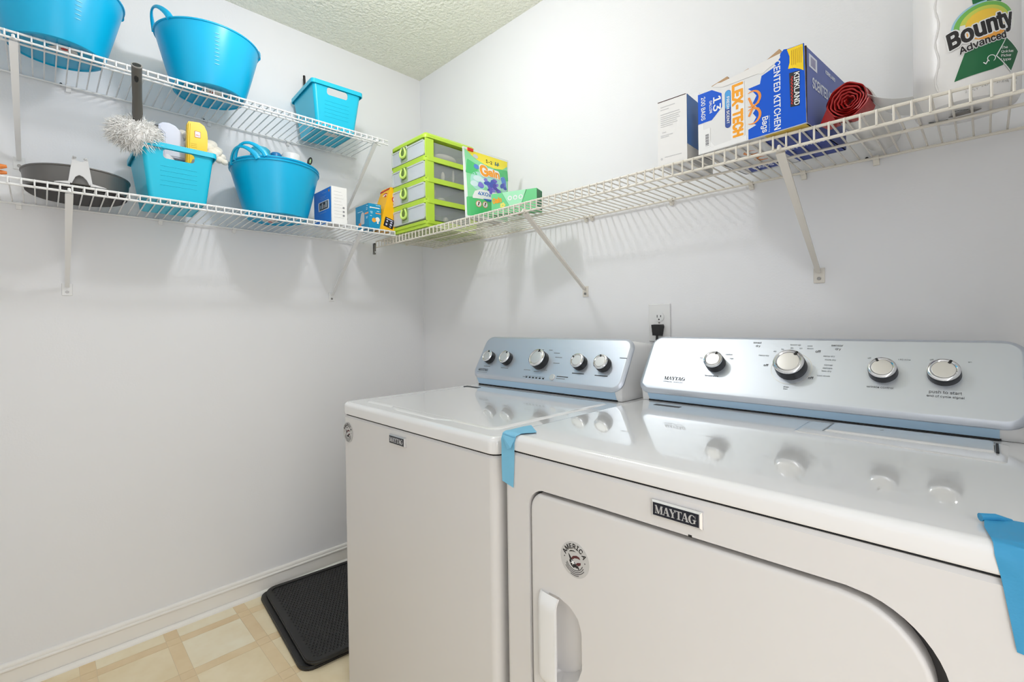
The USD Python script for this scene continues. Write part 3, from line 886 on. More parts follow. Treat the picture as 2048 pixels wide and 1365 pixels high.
def prism_x(poly, x0, x1, bev=.006):
    """silhouette in (y, z) with depth along x, edges stepped for roundness"""
    ms = []
    for q, a, b in ((poly, x0 + bev, x1 - bev), (poly.buffer(-bev * .35), x0 + bev * .35, x1 - bev * .35), (poly.buffer(-bev), x0, x1)):
        m = ext(q, 0, b - a)
        v = np.array(m.vertices)
        m.vertices = np.c_[a + v[:, 2], v[:, 0], v[:, 1]]
        m.fix_normals()
        m.merge_vertices()
        ms.append(man(m))
    return unman(ms[0] + ms[1] + ms[2])


sp = thing('spray_bottle', 'pale lavender white spray bottle in the lower basket, right of the duster', 'spray bottle', (.178, -1.150, dz0 + .010))
z0 = 1.722 - dz0
part(sp, 'bottle', lathe([(0, 0), (.036, 0), (.039, .008), (.039, .090), (.034, .115), (.021, .150), (.015, .165), (0, .165)], 32), mat('spray_white', (236, 238, 246), 0.3))
lav = mat('spray_lavender', (224, 230, 248), 0.3)
hs = affinity.scale(Polygon([(-.022, .256), (-.010, .266), (.008, .268), (.026, .262), (.041, .245), (.047, .222), (.054, .190), (.060, .150), (-.016, .150), (-.012, .190), (-.010, .215), (-.010, .226), (-.016, .232), (-.024, .240)]), 1, 1).buffer(.006).buffer(-.006)
part(sp, 'sprayer_head', prism_x(hs, -.017, .017), lav, 40)
part(sp, 'nozzle', hull([(x, yy, z) for x in (-.008, .008) for yy, z in ((-.034, .252), (-.034, .240), (-.020, .254), (-.020, .238))]), BLACK)
part(sp, 'trigger', prism_x(Polygon([(-.012, .232), (-.002, .230), (-.008, .205), (-.020, .188), (-.024, .192), (-.015, .210)]), -.006, .006, .002), BLACK)
part(sp, 'blue_label', lathe([(.0392, .03), (.0400, .03), (.0400, .085), (.0392, .085), (.0392, .03)], 32), mat('label_navy', (30, 60, 130), 0.4))

yb = thing('yellow_bottle', 'yellow flat bottle with a red and white emblem standing in the lower basket', 'bottle', (.222, -1.070, dz0))
YEL = mat('yellow_plastic', (250, 208, 20), 0.35)
ys = Polygon([(-.045, 0), (.004, 0), (.026, .160), (.030, .240), (.028, .262), (.020, .280), (.006, .288), (-.026, .284), (-.029, .275), (-.033, .160)]).buffer(-.004).buffer(.004)
part(yb, 'bottle', prism_x(ys, -.019, .019, .007), YEL, 40)
ef = frame((.0192, -.010, .232), (0, 1, 0), (0, 0, 1))
em = part(yb, 'emblem', place(ext(rrect(0, .017, 0, .021, .001), 0, .0006), ef), WHITE, False, 'white square emblem edged in red')
shape_on(em, 'red_edge', ef, rrect(0, .017, 0, .021, .001).difference(rrect(.0009, .0161, .0009, .0201, .001)), RED, .0006)
shape_on(em, 'red_script', ef, LineString([(.003, .006), (.005, .010), (.007, .0055), (.009, .010), (.011, .0055), (.014, .008)]).buffer(.0007), mat('pale_red', (226, 120, 110), 0.5), .0006)
for k in range(3):
    part(yb, 'moulded_line', bx(.0185, .0196, -.022, -.004, .196 + .006 * k, .1972 + .006 * k), mat('yellow_dark', (222, 178, 10), 0.4), False)

rg = thing('chenille_mitt', 'cream knobbly chenille mitt stuffed in the right end of the lower basket', 'cleaning mitt', (.160, -1.020, 1.752))
RAG = mat('cream_chenille', (246, 240, 228), 0.9, spec=0.1, bump=(300.0, .5, .002))
for k, (cx, cy, cz, r) in enumerate(((-.01, -.048, .030, .021), (.02, -.030, .018, .020), (-.02, -.020, .034, .017), (.01, -.008, .006, .019), (-.01, .006, .024, .016), (.02, .012, -.006, .016), (-.01, .024, .008, .014), (.01, .030, -.016, .013), (.03, .000, -.018, .017), (-.02, -.070, .040, .015), (.03, -.052, .000, .018), (.02, -.012, -.036, .018), (.00, -.04, -.03, .022), (.03, .022, -.030, .011), (.035, .036, -.036, .009))):
    s = trimesh.creation.icosphere(3, r)
    nn = np.asarray(s.vertices) / r
    s.vertices = s.vertices * (1 + .22 * (meshkit.fbm(nn * 2.3 + k * 7.1, 3, k)[:, None] - .5)) * np.array((1, 1.2, 1.0)) * 1.12 + np.array((cx, cy * 1.12, cz * 1.1))
    part(rg, 'chenille_lump', s, RAG, True)
ob = thing('orange_bottle', 'orange and white bottle glimpsed through the handle hole of the lower basket', 'bottle', (.238, -1.184, dz0))
part(ob, 'body', lathe([(0, 0), (.017, 0), (.018, .005), (.018, .120), (.009, .140), (.009, .155), (0, .155)], 24), mat('orange_plastic', (238, 158, 60), 0.4))
gb = thing('grey_bottle', 'small grey bottle glimpsed at the right of the lower basket handle hole', 'bottle', (.255, -1.072 - .012, dz0))
part(gb, 'body', lathe([(0, 0), (.009, 0), (.010, .004), (.010, .140), (.006, .150), (0, .150)], 20), mat('pale_grey_plastic', (206, 206, 208), 0.4))

# ------------------------------------------------------------------ things in the nested tubs
tz = zl(.15) + .045
tc = thing('teal_capped_bottle', 'bottle with a rounded teal cap, in the nested tubs', 'bottle', (.150, -.845, tz + .014))
TEAL = mat('teal_plastic', (60, 178, 206), 0.35)
part(tc, 'bottle', lathe([(0, 0), (.034, 0), (.036, .006), (.036, .160), (.030, .180), (0, .182)], 28), WHITE_PLASTIC)
part(tc, 'cap', lathe([(0, .182), (.036, .180), (.037, .190), (.034, .222), (.026, .230), (0, .231)], 32), TEAL)
t3 = thing('blue_capped_bottle', 'bottle with a darker blue cap just right of the teal cap', 'bottle', (.136, -.784, tz + .010))
part(t3, 'bottle', lathe([(0, 0), (.020, 0), (.022, .006), (.022, .165), (.021, .182), (0, .184)], 28), WHITE_PLASTIC)
part(t3, 'cap', lathe([(0, .184), (.022, .183), (.0225, .190), (.021, .226), (.016, .232), (0, .233)], 28), mat('cap_blue', (36, 130, 190), 0.35))
wc = thing('white_capped_bottle', 'bottle with a broad white cap, in the nested tubs', 'bottle', (.178, -.740, tz - .006))
part(wc, 'bottle', lathe([(0, 0), (.034, 0), (.036, .006), (.036, .175), (.032, .195), (0, .197)], 28), mat('bottle_pale', (222, 226, 230), 0.35))
part(wc, 'cap', lathe([(0, .197), (.034, .196), (.035, .202), (.035, .236), (.031, .242), (0, .243)], 32), WHITE_PLASTIC)
bh = thing('scrub_brush', 'green and black brush handle poking out of the nested tubs, right side', 'brush', (.160, -.681, tz + .016))
Pb = [(.0, -.020, .070), (.002, -.010, .105), (.006, .008, .165), (.008, .020, .222)]
part(bh, 'handle', tube(Pb, [.008, .012, .0115, .0095], 14, flat=.55, upv=(1, 0, 0)), mat('brush_green', (170, 206, 150), 0.4))
q = frame((.012, .017, .212), (0, .98, -.2), (0, .25, 1))
part(bh, 'black_loop', place(ext(affinity.scale(Point(0, 0).buffer(.011, 20), .75, 1.5).difference(affinity.scale(Point(0, 0).buffer(.011, 20), .38, .9)), -.006, .006), q), BLACK)

# ------------------------------------------------------------------ pan, stand, orange tool
PAN = mat('grey_pan_metal', (118, 116, 114), 0.42, 0.55)
PAN_D = mat('dark_pan_base', (40, 36, 35), 0.5, 0.3)
pn = thing('round_pan', 'dark grey round metal pan at the left end of the lower shelf', 'pan', (.148, -1.372, zl(.148) + .0030), tilt=SAG)
part(pn, 'side_wall', lathe([(.108, .004), (.114, .006), (.1195, .012), (.1245, .058), (.1275, .060), (.1275, .063), (.1235, .063), (.116, .014), (.108, .008), (.108, .004)], 64), PAN)
part(pn, 'base', lathe([(0, 0), (.102, 0), (.112, .002), (.1185, .0075), (.108, .009), (0, .009)], 64), PAN_D)
st = thing('metal_stand', 'light grey bent metal stand with two horns, in front of the round pan', 'stand', (.292, -1.374, ZL + .0028))
STM = mat('light_grey_metal', (206, 206, 207), 0.35, 0.35)
sl = Polygon([(-.026, .006), (-.0165, .075), (-.013, .080), (-.0095, .076), (-.006, .071), (.002, .068), (.008, .071), (.0105, .077), (.014, .080), (.018, .074), (.027, .006), (.020, .004), (.014, .018), (.006, .027), (-.002, .030), (-.010, .024), (-.018, .004)]).buffer(.0015).buffer(-.0015)
part(st, 'bent_plate', prism_x(sl, -.0022, .0022, .001), STM, 30)
part(st, 'horn', tube([(0, -.0145, .074), (.003, -.013, .081), (.007, -.0095, .077)], .0028, 8), STM)
part(st, 'horn', tube([(0, .0155, .074), (.003, .013, .081), (.007, .0095, .076)], .0028, 8), STM)
part(st, 'foot', hull([(x, yy, z) for x in (-.012, .010) for yy, z in ((-.055, .0), (-.022, .0), (-.022, .008), (-.050, .002))]), STM)
part(st, 'foot', hull([(x, yy, z) for x in (-.012, .010) for yy, z in ((.058, .0), (.022, .0), (.022, .008), (.052, .002))]), STM)
og = thing('orange_handled_tool', 'orange tool handles just showing at the left picture edge, on the lower shelf', 'tool', (.285, -1.548, ZL + .003))
ORG = mat('orange_handle', (236, 140, 70), 0.4)
part(og, 'handle', tube([(-.02, -.07, .006), (.004, -.015, .012), (.012, .018, .020), (.012, .029, .022)], [.006, .0075, .007, .004], 10), ORG)
part(og, 'handle', tube([(-.06, -.07, .0075), (.0, -.020, .0075), (-.004, .018, .008), (-.006, .028, .009)], [.006, .0065, .006, .004], 10), ORG)

# ------------------------------------------------------------------ white and blue box on the lower shelf
PAPER = mat('white_card', (240, 239, 238), 0.5)
CAMBLUE = mat('card_blue', (40, 138, 236), 0.45)
cb = thing('product_box', 'white box with a blue front picturing a small screen, right of the nested tubs', 'box', (.290, -.627, ZL + .0025), 0)
bw, bd, bh_ = .172, .064, .146
part(cb, 'carton', bx(-bw, 0, 0, bd, 0, bh_), PAPER, False)
f = frame((-bw, 0, 0), (1, 0, 0), (0, 0, 1))
shape_on(cb, 'blue_front', f, sbox(.004, .004, bw - .006, bh_ - .001), CAMBLUE)
shape_on(cb, 'screen_frame', f, rrect(.046, .150, .060, .098, .006), WHITE, .0005)
sc = shape_on(cb, 'screen_picture', f, sbox(.058, .064, .138, .094), mat('screen_dark', (48, 52, 58), 0.4), .0008)
for u, w, h, c in ((.066, .012, .016, (150, 170, 180)), (.083, .010, .022, (196, 196, 196)), (.098, .014, .014, (170, 160, 150)), (.116, .014, .024, (206, 206, 206))):
    shape_on(cb, 'screen_shape', f, sbox(u, .068, u + w, .068 + h), mat('screen_tone_%d' % c[0], c, 0.4), .0011)
shape_on(cb, 'orange_dot', f, Point(.150, .132).buffer(.0055), mat('print_orange', (240, 150, 50), 0.5), .0005)
for v, a, b in ((.130, .085, .132), (.116, .070, .120), (.110, .062, .112), (.104, .075, .140), (.050, .060, .120)):
    shape_on(cb, 'small_print', f, sbox(a, v, b, v + .0016), mat('print_pale_blue', (130, 176, 226), 0.5), .0005)
f = frame((0, 0, 0), (0, 1, 0), (0, 0, 1))
for k in range(9):
    shape_on(cb, 'small_print', f, sbox(.010, .022 + .013 * k, .050 - .004 * (k % 3), .0228 + .013 * k), mat('print_pale_grey', (206, 206, 208), 0.5))
for k in range(3):
    shape_on(cb, 'print_icon', f, rrect(.046, .054, .028 + .016 * k, .036 + .016 * k, .002), mat('print_grey', (150, 150, 154), 0.5))

# ------------------------------------------------------------------ teal light bulb carton
TBC = mat('card_teal', (10, 148, 200), 0.45)
CARD_O = mat('print_peach', (242, 160, 110), 0.5)
tbx = thing('light_bulb_box', 'small teal light bulb carton on the lower shelf, left of the orange bag', 'box', (.283, -.462, ZL + .0025), 0)
part(tbx, 'carton', bx(-.118, 0, 0, .058, 0, .106), TBC, False)
f = frame((0, 0, 0), (0, 1, 0), (0, 0, 1))
shape_on(tbx, 'bulb_picture', f, unary_union([Point(.041, .040).buffer(.0105), sbox(.038, .022, .046, .036)]), WHITE)
shape_on(tbx, 'bulb_picture', f, Point(.024, .036).buffer(.0085), mat('print_amber', (244, 172, 60), 0.5), .0004)
shape_on(tbx, 'bulb_picture', f, Point(.024, .036).buffer(.0098).difference(Point(.024, .036).buffer(.0085)), CARD_O, .0003)
shape_on(tbx, 'wordmark', f, unary_union([rrect(.006, .052, .087, .0915, .002), Point(.008, .089).buffer(.0035)]), WHITE)
shape_on(tbx, 'orange_bar', f, sbox(.032, .064, .056, .069), CARD_O)
for a, b, v in ((.006, .018, .070), (.008, .018, .064), (.006, .014, .052), (.038, .050, .0745), (.034, .054, .099)):
    shape_on(tbx, 'small_print', f, sbox(a, v, b, v + .003), mat('print_sky', (190, 226, 244), 0.5))
f = frame((-.118, 0, 0), (1, 0, 0), (0, 0, 1))
shape_on(tbx, 'bulb_picture', f, Polygon([(.040, .022), (.078, .022), (.080, .050), (.078, .068), (.066, .076), (.052, .070), (.044, .050)]).buffer(-.004).buffer(.004), mat('print_silver', (206, 208, 212), 0.5))
shape_on(tbx, 'bulb_picture', f, Polygon([(.026, .014), (.052, .018), (.048, .032), (.028, .030)]), CARD_O, .0004)
shape_on(tbx, 'orange_bar', f, sbox(.084, .062, .116, .069), CARD_O)
for a, b, v in ((.096, .108, .086), (.096, .108, .080), (.094, .110, .048), (.094, .106, .043), (.020, .064, .078), (.100, .112, .096)):
    shape_on(tbx, 'small_print', f, sbox(a, v, b, v + .003), MATS['print_sky'])

# ------------------------------------------------------------------ orange baking soda bag
AH = mat('bag_orange', (255, 190, 26), 0.4)
ah = thing('baking_soda_bag', 'orange stand-up bag with a red and white emblem, beside the green drawer tower', 'bag', (.292, -.412, ZL + .0025), 0)
body = hull([(x, yy, z) for x in (-.088, 0) for yy, z in ((0, 0), (.072, 0), (.018, .085), (.072, .085), (.034, .120), (.068, .120))] + [(x, yy, .192) for x in (-.080, -.004) for yy in (.054, .071)])
part(ah, 'bag', body, AH, 25)
# emblem on the slanted -y side and dark label on the front
f = frame((-.088, .012, .0), (1, 0, 0), (0, .054, .192))
SK = lambda m: m
def slant(p):
    p = np.asarray(p, float)
    # y of the bag's left face as a function of height
    yy = np.interp(p[:, 1], [0, .085, .120, .192], [0, .018, .034, .054])
    return np.c_[-.088 + p[:, 0], yy - .0012 - p[:, 2], p[:, 1]]
part(ah, 'emblem', place(ext(affinity.scale(Point(.054, .144).buffer(.029, 24), 1, .9), .0002, .0005), slant, .02), RED, False, 'round red emblem')
part(ah, 'emblem_ring', place(ext(affinity.scale(Point(.054, .144).buffer(.023, 24), 1, .9), .0006, .0009), slant, .02), WHITE, False)
part(ah, 'emblem_arm', place(ext(unary_union([seg((.046, .128), (.060, .156), .007), seg((.056, .158), (.068, .150), .010)]), .0010, .0013), slant, .02), RED, False)
part(ah, 'red_band', place(ext(Polygon([(.004, .176), (.080, .184), (.080, .190), (.004, .184)]), .0002, .0005), slant, .02), RED, False)
part(ah, 'leaf_print', place(ext(unary_union([Polygon([(.0, .030), (.034, .050), (.050, .090), (.020, .084)]), Polygon([(.0, .0), (.04, .01), (.05, .03), (.0, .02)])]), .0002, .0005), slant, .02), mat('print_leaf', (80, 160, 90), 0.5), False)
f = frame((.0002, 0, 0), (0, 1, 0), (0, 0, 1))
lab = affinity.rotate(rrect(.018, .064, .010, .052, .001), -16, origin=(.040, .030))
shape_on(ah, 'dark_label', f, lab, mat('label_black', (24, 22, 34), 0.45), .0003)
shape_on(ah, 'label_print', f, affinity.rotate(unary_union([sbox(.024, .044, .056, .048), Point(.030, .036).buffer(.0042), Point(.030, .021).buffer(.0048), sbox(.046, .034, .056, .040), sbox(.046, .022, .056, .030), sbox(.046, .014, .054, .018)]), -16, origin=(.040, .030)), mat('label_pale', (206, 206, 232), 0.5), .0007)
shape_on(ah, 'edge_emblem', f, Point(.0715, .138).buffer(.0135).intersection(sbox(.05, .11, .0712, .16)), RED, .0003)
shape_on(ah, 'edge_emblem_ring', f, Point(.0715, .138).buffer(.0095).intersection(sbox(.05, .11, .0712, .16)), WHITE, .0007)

# ------------------------------------------------------------------ green drawer unit in the corner
LIME = mat('lime_plastic', (188, 222, 66), 0.38)
FROST = mat('frosted_plastic', (232, 237, 242), 0.3, alpha=0.74)
FROSTD = mat('frosted_dark_plastic', (196, 202, 204), 0.3, alpha=0.30)
HAND = mat('recess_green', (122, 146, 78), 0.5)
gd = thing('drawer_tower', 'lime green four-drawer plastic tower in the corner of the shelves', 'drawer unit', (.280, -.345, ZA + .0225), 0)
W_, D_, PH = .258, .272, .0865
part(gd, 'base', cat_([bx(.004, W_ - .004, .004, D_ - .004, -.0195, -.006), loft([(rrect(0, W_, 0, D_, .018), -.006), (rrect(-.002, W_ + .002, -.002, D_ + .002, .020), .006)])]), LIME)
for k in range(5):
    z = k * PH
    if k == 4:
        o = rrect(-.003, W_ + .003, -.003, D_ + .003, .022)
        part(gd, 'top_cover', loft([(o, z - .002), (o, z + .010), (o.buffer(-.010), z + .020)]), LIME)
    elif k:
        o = rrect(-.002, W_ + .002, -.002, D_ + .002, .020)
        part(gd, 'tier_band', ext(o.difference(rrect(.006, W_ - .006, .008, D_ - .006, .012)), z - .009, z + .011), LIME)
for x0, x1, y0, y1 in ((W_ - .004, W_, 0.0, .043), (W_ - .030, W_, 0.0005, .006), (W_ - .004, W_, D_ - .040, D_), (0, .004, 0, .043), (0, .004, D_ - .040, D_)):
    for k in range(4):
        part(gd, 'corner_post', rbox(x0, x1, y0, y1, k * PH + .004, (k + 1) * PH - .004, .0018, 6), LIME) if x1 - x0 < .01 else None
part(gd, 'back_panel', bx(.004, W_ - .004, D_ - .006, D_ - .002, 0, 4 * PH), LIME, False)
for k in range(4):
    z = k * PH
    w = part(gd, 'drawer', cat_([bx(.008, W_ - .008, .010, D_ - .010, z + .012, z + .014), bx(.008, .0095, .010, D_ - .010, z + .014, z + PH - .012), bx(W_ - .0095, W_ - .008, .010, D_ - .010, z + .014, z + PH - .012), bx(.008, W_ - .008, D_ - .0115, D_ - .010, z + .014, z + PH - .012)]), FROSTD, False, 'translucent grey drawer tray')
    fx = rrect(.006, W_ - .004, z + .0125, z + PH - .0105, .010)
    fm = front_prism(fx, -.002, .010)
    part(w, 'drawer_front', fm, FROST, 30, 'frosted translucent drawer front')
    part(w, 'front_edge', front_prism(fx.difference(fx.buffer(-.006)), -.0042, -.002), mat('frosted_edge', (226, 234, 228), 0.3, alpha=0.8), 30)
    cx, cz = .108, z + PH * .50
    part(w, 'handle_plate', front_prism(rrect(cx - .024, cx + .024, z + .016, z + PH - .013, .003), -.0052, -.0022), mat('plate_green', (164, 182, 148), 0.4), False)
    part(w, 'handle_recess', front_prism(rrect(cx - .0185, cx + .0185, cz - .016, cz + .036, .006), -.0060, -.0050), HAND, False)
    part(w, 'handle_loop', tube([(cx + .0175 * math.sin(a) * (1 - .25 * (1 - math.cos(a)) / 2), -.0085 - .007 * math.sin((a - .35 * PI) / 1.3 / PI * PI) ** 2, cz + .014 - .0235 * math.cos(a)) for a in np.linspace(-PI * .72, PI * .72, 19)], [.0030 + .0026 * math.cos(a * .6) for a in np.linspace(-PI * .72, PI * .72, 19)], 8), mat('handle_lime', (206, 236, 120), 0.35))
part(gd, 'white_tag', front_prism(sbox(.086, 3.78 * PH, .132, 3.93 * PH), -.0058, -.0050), PAPER, False, 'small white paper tag on the top drawer')
CREAM = mat('cream_item', (226, 214, 196), 0.6)
bl = thing('round_pad', 'round cream pad seen through the third green drawer from the top', 'pad', (.280 + W_ - .040, -.345 + .045, ZA + .0225 + PH + .0145))
s = trimesh.creation.icosphere(3, 1.0)
s.vertices = s.vertices * np.array((.027, .029, .028)) + np.array((0, 0, .028))
part(bl, 'pad', s, CREAM, True)
for nm, lb, k, x_, y_, sz in (('pale_scrap', 'pale scrap lying in the second green drawer from the top', 2, W_ - .025, .105, (.010, .008, .020)), ('pale_scrap', 'white curved scrap at the rear of the second green drawer', 2, W_ - .024, .160, (.006, .004, .030)), ('pale_scrap', 'flat pale cloth in the top green drawer', 3, W_ - .045, .130, (.030, .060, .018)), ('pale_scrap', 'small cream scrap in the third green drawer, behind the round pad', 1, W_ - .030, .100, (.012, .018, .008)), ('pale_scrap', 'small cream ball in the bottom green drawer', 0, W_ - .030, .120, (.012, .012, .012))):
    s = trimesh.creation.icosphere(2, 1.0)
    s.vertices = s.vertices * np.array(sz) + np.array((0, 0, sz[2]))
    q = thing(nm, lb, 'scrap', (.280 + x_, -.345 + y_, ZA + .0225 + k * PH + .0145), group='odds and ends in the green drawers')
    part(q, 'piece', s, CREAM, True)

# ------------------------------------------------------------------ laundry detergent pouch
gp = thing('detergent_pouch', 'green and yellow zip pouch of laundry pods standing beside the green drawers', 'pouch', (.766, -.337, ZA + .0035), 0)
PW, PHH = .240, .262


def pouch_top(u):
    return .250 + .012 * u + 0.0


def pouch_bulge(u, v):
    s = max(0.0, math.sin(PI * min(max(u, 0), 1))) ** .6
    b = .030 * (1 - v) ** .8 * s + .010 * s * max(0, math.sin(PI * min(v * 1.15, 1)))
    return b * (1 - max(0, (v - .82) / .18)) if v > .82 else b


def pouch_uv(p):
    U = np.clip(p[:, 0] / PW, 0, 1)
    Vv = np.clip(p[:, 1] / .262, 0, 1)
    edge = .010 * (1 - Vv)          # slightly narrower at the foot
    b = np.array([pouch_bulge(a, c) for a, c in zip(U, Vv)])
    return np.c_[b + .0012 + p[:, 2] - .030 * Vv * 0, edge + p[:, 0] * (1 - 2 * edge / PW), p[:, 1]]


def pf(side):
    def fn(u, v):
        e = .010 * (1 - v)
        return (side * (pouch_bulge(u, v) + .0010), e + u * (PW - 2 * e), v * (.262))
    return fn


FOILW = mat('pouch_white', (232, 236, 234), 0.28)
pm = cat_([grid(pf(1), 25, 25), grid(pf(-.6), 25, 25)])
pm = trimesh.Trimesh(pm.vertices, pm.faces, process=True)
a_, b_ = grid(pf(1), 25, 25), grid(pf(-.6), 25, 25)
i_ = np.arange(625).reshape(25, 25)
rim_ = np.r_[i_[:, 0], i_[-1, 1:], i_[-2::-1, -1], i_[0, -2:0:-1]]
ff = [a_.faces, b_.faces[:, ::-1] + 625]
sd = []
for p_, q_ in zip(rim_, np.roll(rim_, -1)):
    sd += [(q_, p_, p_ + 625), (q_, p_ + 625, q_ + 625)]
pm = trimesh.Trimesh(np.vstack([a_.vertices, b_.vertices]), np.vstack(ff + [np.array(sd)]), process=False)
pm.fix_normals()
part(gp, 'pouch', pm, FOILW, 40)
GRN = mat('print_green', (142, 222, 164), 0.35)
GRN_D = mat('print_green_deep', (86, 200, 122), 0.35)
CUT = .012


def pd(name, poly, m_, off):
    part(gp, name, place(ext(poly, off, off + .0003), pouch_uv, CUT), m_, False)


pd('green_print', sbox(.008, .006, .232, .256), GRN, .0002)
for q_ in (pg((8, 10), (150, 10), (140, 40), (90, 74), (8, 72)), pg((150, 205), (228, 215), (232, 180), (190, 170)), pg((10, 170), (50, 165), (60, 200), (20, 215))):
    pd('green_print', q_.buffer(.004), GRN_D, .0005)
for q_ in (affinity.scale(Point(.055, .140).buffer(.030, 20), 1.1, 1.2), affinity.scale(Point(.195, .150).buffer(.026, 20), 1, 1.3), affinity.scale(Point(.125, .150).buffer(.030, 20), 2.2, 1.2)):
    pd('pale_print', q_, mat('print_mint', (176, 228, 214), 0.35), .0005)
pd('yellow_band', pg((14, 256), (232, 256), (232, 236), (200, 216), (150, 208), (100, 214), (50, 232)), mat('print_yellow', (250, 232, 60), 0.35), .0006)
VIO = [mat('print_violet_%d' % k, c, 0.35) for k, c in enumerate(((84, 76, 178), (110, 98, 204), (138, 128, 220), (70, 92, 190)))]
PR_ = np.random.default_rng(3)
for k in range(34):
    cx, cy = PR_.normal(.135, .042), PR_.normal(.126, .017)
    if not (.045 < cx < .222 and .098 < cy < .165):
        continue
    pd('pod_picture', affinity.rotate(affinity.scale(Point(cx, cy).buffer(.0105, 8), PR_.uniform(.8, 1.6), PR_.uniform(.5, .9)), PR_.uniform(-50, 50)), VIO[k % 4], .0008 + .00002 * k)
for cx, cy, r, a in ((.200, .165, .016, 1.3), (.055, .196, .012, .8), (.205, .146, .012, 1.0), (.066, .122, .012, .7), (.190, .172, .009, 1.0)):
    pd('splash_print', affinity.scale(Point(cx, cy).buffer(r, 12), 1, a), mat('print_cornflower', (92, 140, 222), 0.35), .0009)
for cx, cy, r, a in ((.055, .150, .016, .7), (.036, .128, .012, .9), (.075, .146, .010, .8)):
    pd('splash_print', affinity.scale(Point(cx, cy).buffer(r, 12), 1.3, a), mat('print_frost', (216, 238, 240), 0.35), .0007)
pd('white_band', pg((26, 80), (36, 100), (60, 108), (150, 108), (222, 92), (222, 66), (150, 72), (26, 72)), WHITE, .0012)
pd('blue_swoosh', pg((70, 74), (90, 66), (120, 68), (190, 62), (190, 70), (120, 76)), mat('print_blue', (40, 110, 190), 0.35), .0015)
for s_, u_, v_, h_, w_, mm in (('4XOxi', .048, .086, .013, .068, 'print_blue'), ('22', .166, .082, .012, .016, 'print_grey')):
    part(gp, 'lettering', place(move2(text2(s_, h_, True, w_), u_, v_, 0, .0016), pouch_uv, CUT), MATS[mm], False)
part(gp, 'lettering', place(move2(text2('1-2', .013, True), .112, .226, -4, .0012), pouch_uv, CUT), mat('marker_black', (54, 62, 40), 0.6), False)
shape_pts = affinity.scale(Point(.060, .238).buffer(.009, 16), 1.4, .9)
pd('grey_icon', shape_pts, MATS['print_silver'], .0012)
pd('grey_icon', unary_union([seg((.160, .224), (.166, .240), .005), seg((.172, .224), (.180, .240), .006), seg((.160, .228), (.184, .232), .004)]), mat('print_slate', (84, 122, 108), 0.4), .0012)
OR = mat('print_gain_orange', (252, 164, 34), 0.35)
for off_, bld, mm in ((.0018, 2, WHITE), (.0022, 1, OR)):
    m = text2('G', .040, True)
    if bld == 2:
        pd('logo_outline', unary_union([rrect(.066, .112, .160, .212, .018), rrect(.106, .176, .166, .202, .010)]), WHITE, off_)
    else:
        pd('logo', text_poly('G', .040, .040, .0016, .070, .166), mm, off_)
        pd('logo', text_poly('ain', .027, .060, .0014, .112, .171), mm, off_)
for u_, k in ((.050, 0), (.080, 1)):
    pd('warning_sign', Point(u_, .052).buffer(.0125, 20), mat('print_salmon', (236, 150, 120), 0.4), .0010)
    pd('warning_sign', Point(u_, .052).buffer(.0100, 20), WHITE, .0013)
    pd('warning_sign', unary_union([seg((u_ - .003, .046), (u_ + .001, .056), .004), Point(u_ + .001, .057).buffer(.003)]), mat('print_brown', (90, 50, 44), 0.4), .0016)
part(gp, 'zip_slider', rbox(-.006, .006, .022, .050, .252, .264, .002, 6), mat('slider_red', (226, 44, 30), 0.4))
part(gp, 'zip_edge', bx(-.0020, .0020, .002, .238, .256, .2635), FOILW, False)

# ------------------------------------------------------------------ green dryer sheet box
ga = math.radians(20)
gx = thing('dryer_sheet_box', 'flat green carton of dryer sheets lying in front of the detergent pouch', 'box', (.858, -.278, ZA + .0030), 20)
BOXG = mat('card_green', (116, 212, 144), 0.4)
part(gx, 'carton', bx(0, .180, 0, .052, 0, .076), BOXG, False)
f = frame((0, 0, 0), (1, 0, 0), (0, 0, 1))
shape_on(gx, 'flap', f, pg((44, 76), (140, 76), (116, 16), (80, 14)), mat('card_mint', (172, 236, 194), 0.4), .0008, .0008)
shape_on(gx, 'flap_edge', f, unary_union([seg((.044, .076), (.080, .014), .0016), seg((.140, .076), (.114, .016), .0022)]), mat('card_green_dark', (28, 110, 62), 0.5), .0003)
shape_on(gx, 'lettering', f, text_poly('Gain', .018, .036, .0006, .006, .040, 4), OR, .0006)
shape_on(gx, 'flower_print', f, unary_union([Point(.046 + .007 * math.cos(a), .030 + .006 * math.sin(a)).buffer(.0045) for a in np.linspace(0, 5, 5)]).difference(pg((44, 76), (140, 76), (116, 16), (80, 14))), mat('print_lemon', (236, 226, 110), 0.5))
for k in range(3):
    c = Point(.076 + .0215 * k, .052)
    shape_on(gx, 'icon_print', f, c.buffer(.0085, 16).difference(c.buffer(.0045, 16)), WHITE, .0018)
f = frame((.180, 0, 0), (0, 1, 0), (0, 0, 1))
shape_on(gx, 'end_panel', f, sbox(.002, .002, .050, .074), MATS['card_green_dark'])
f = frame((0, .052, -.0002), (1, 0, 0), (0, -1, 0))
shape_on(gx, 'base_print', f, sbox(.060, .010, .110, .040), mat('card_rust', (176, 112, 70), 0.5), .0)

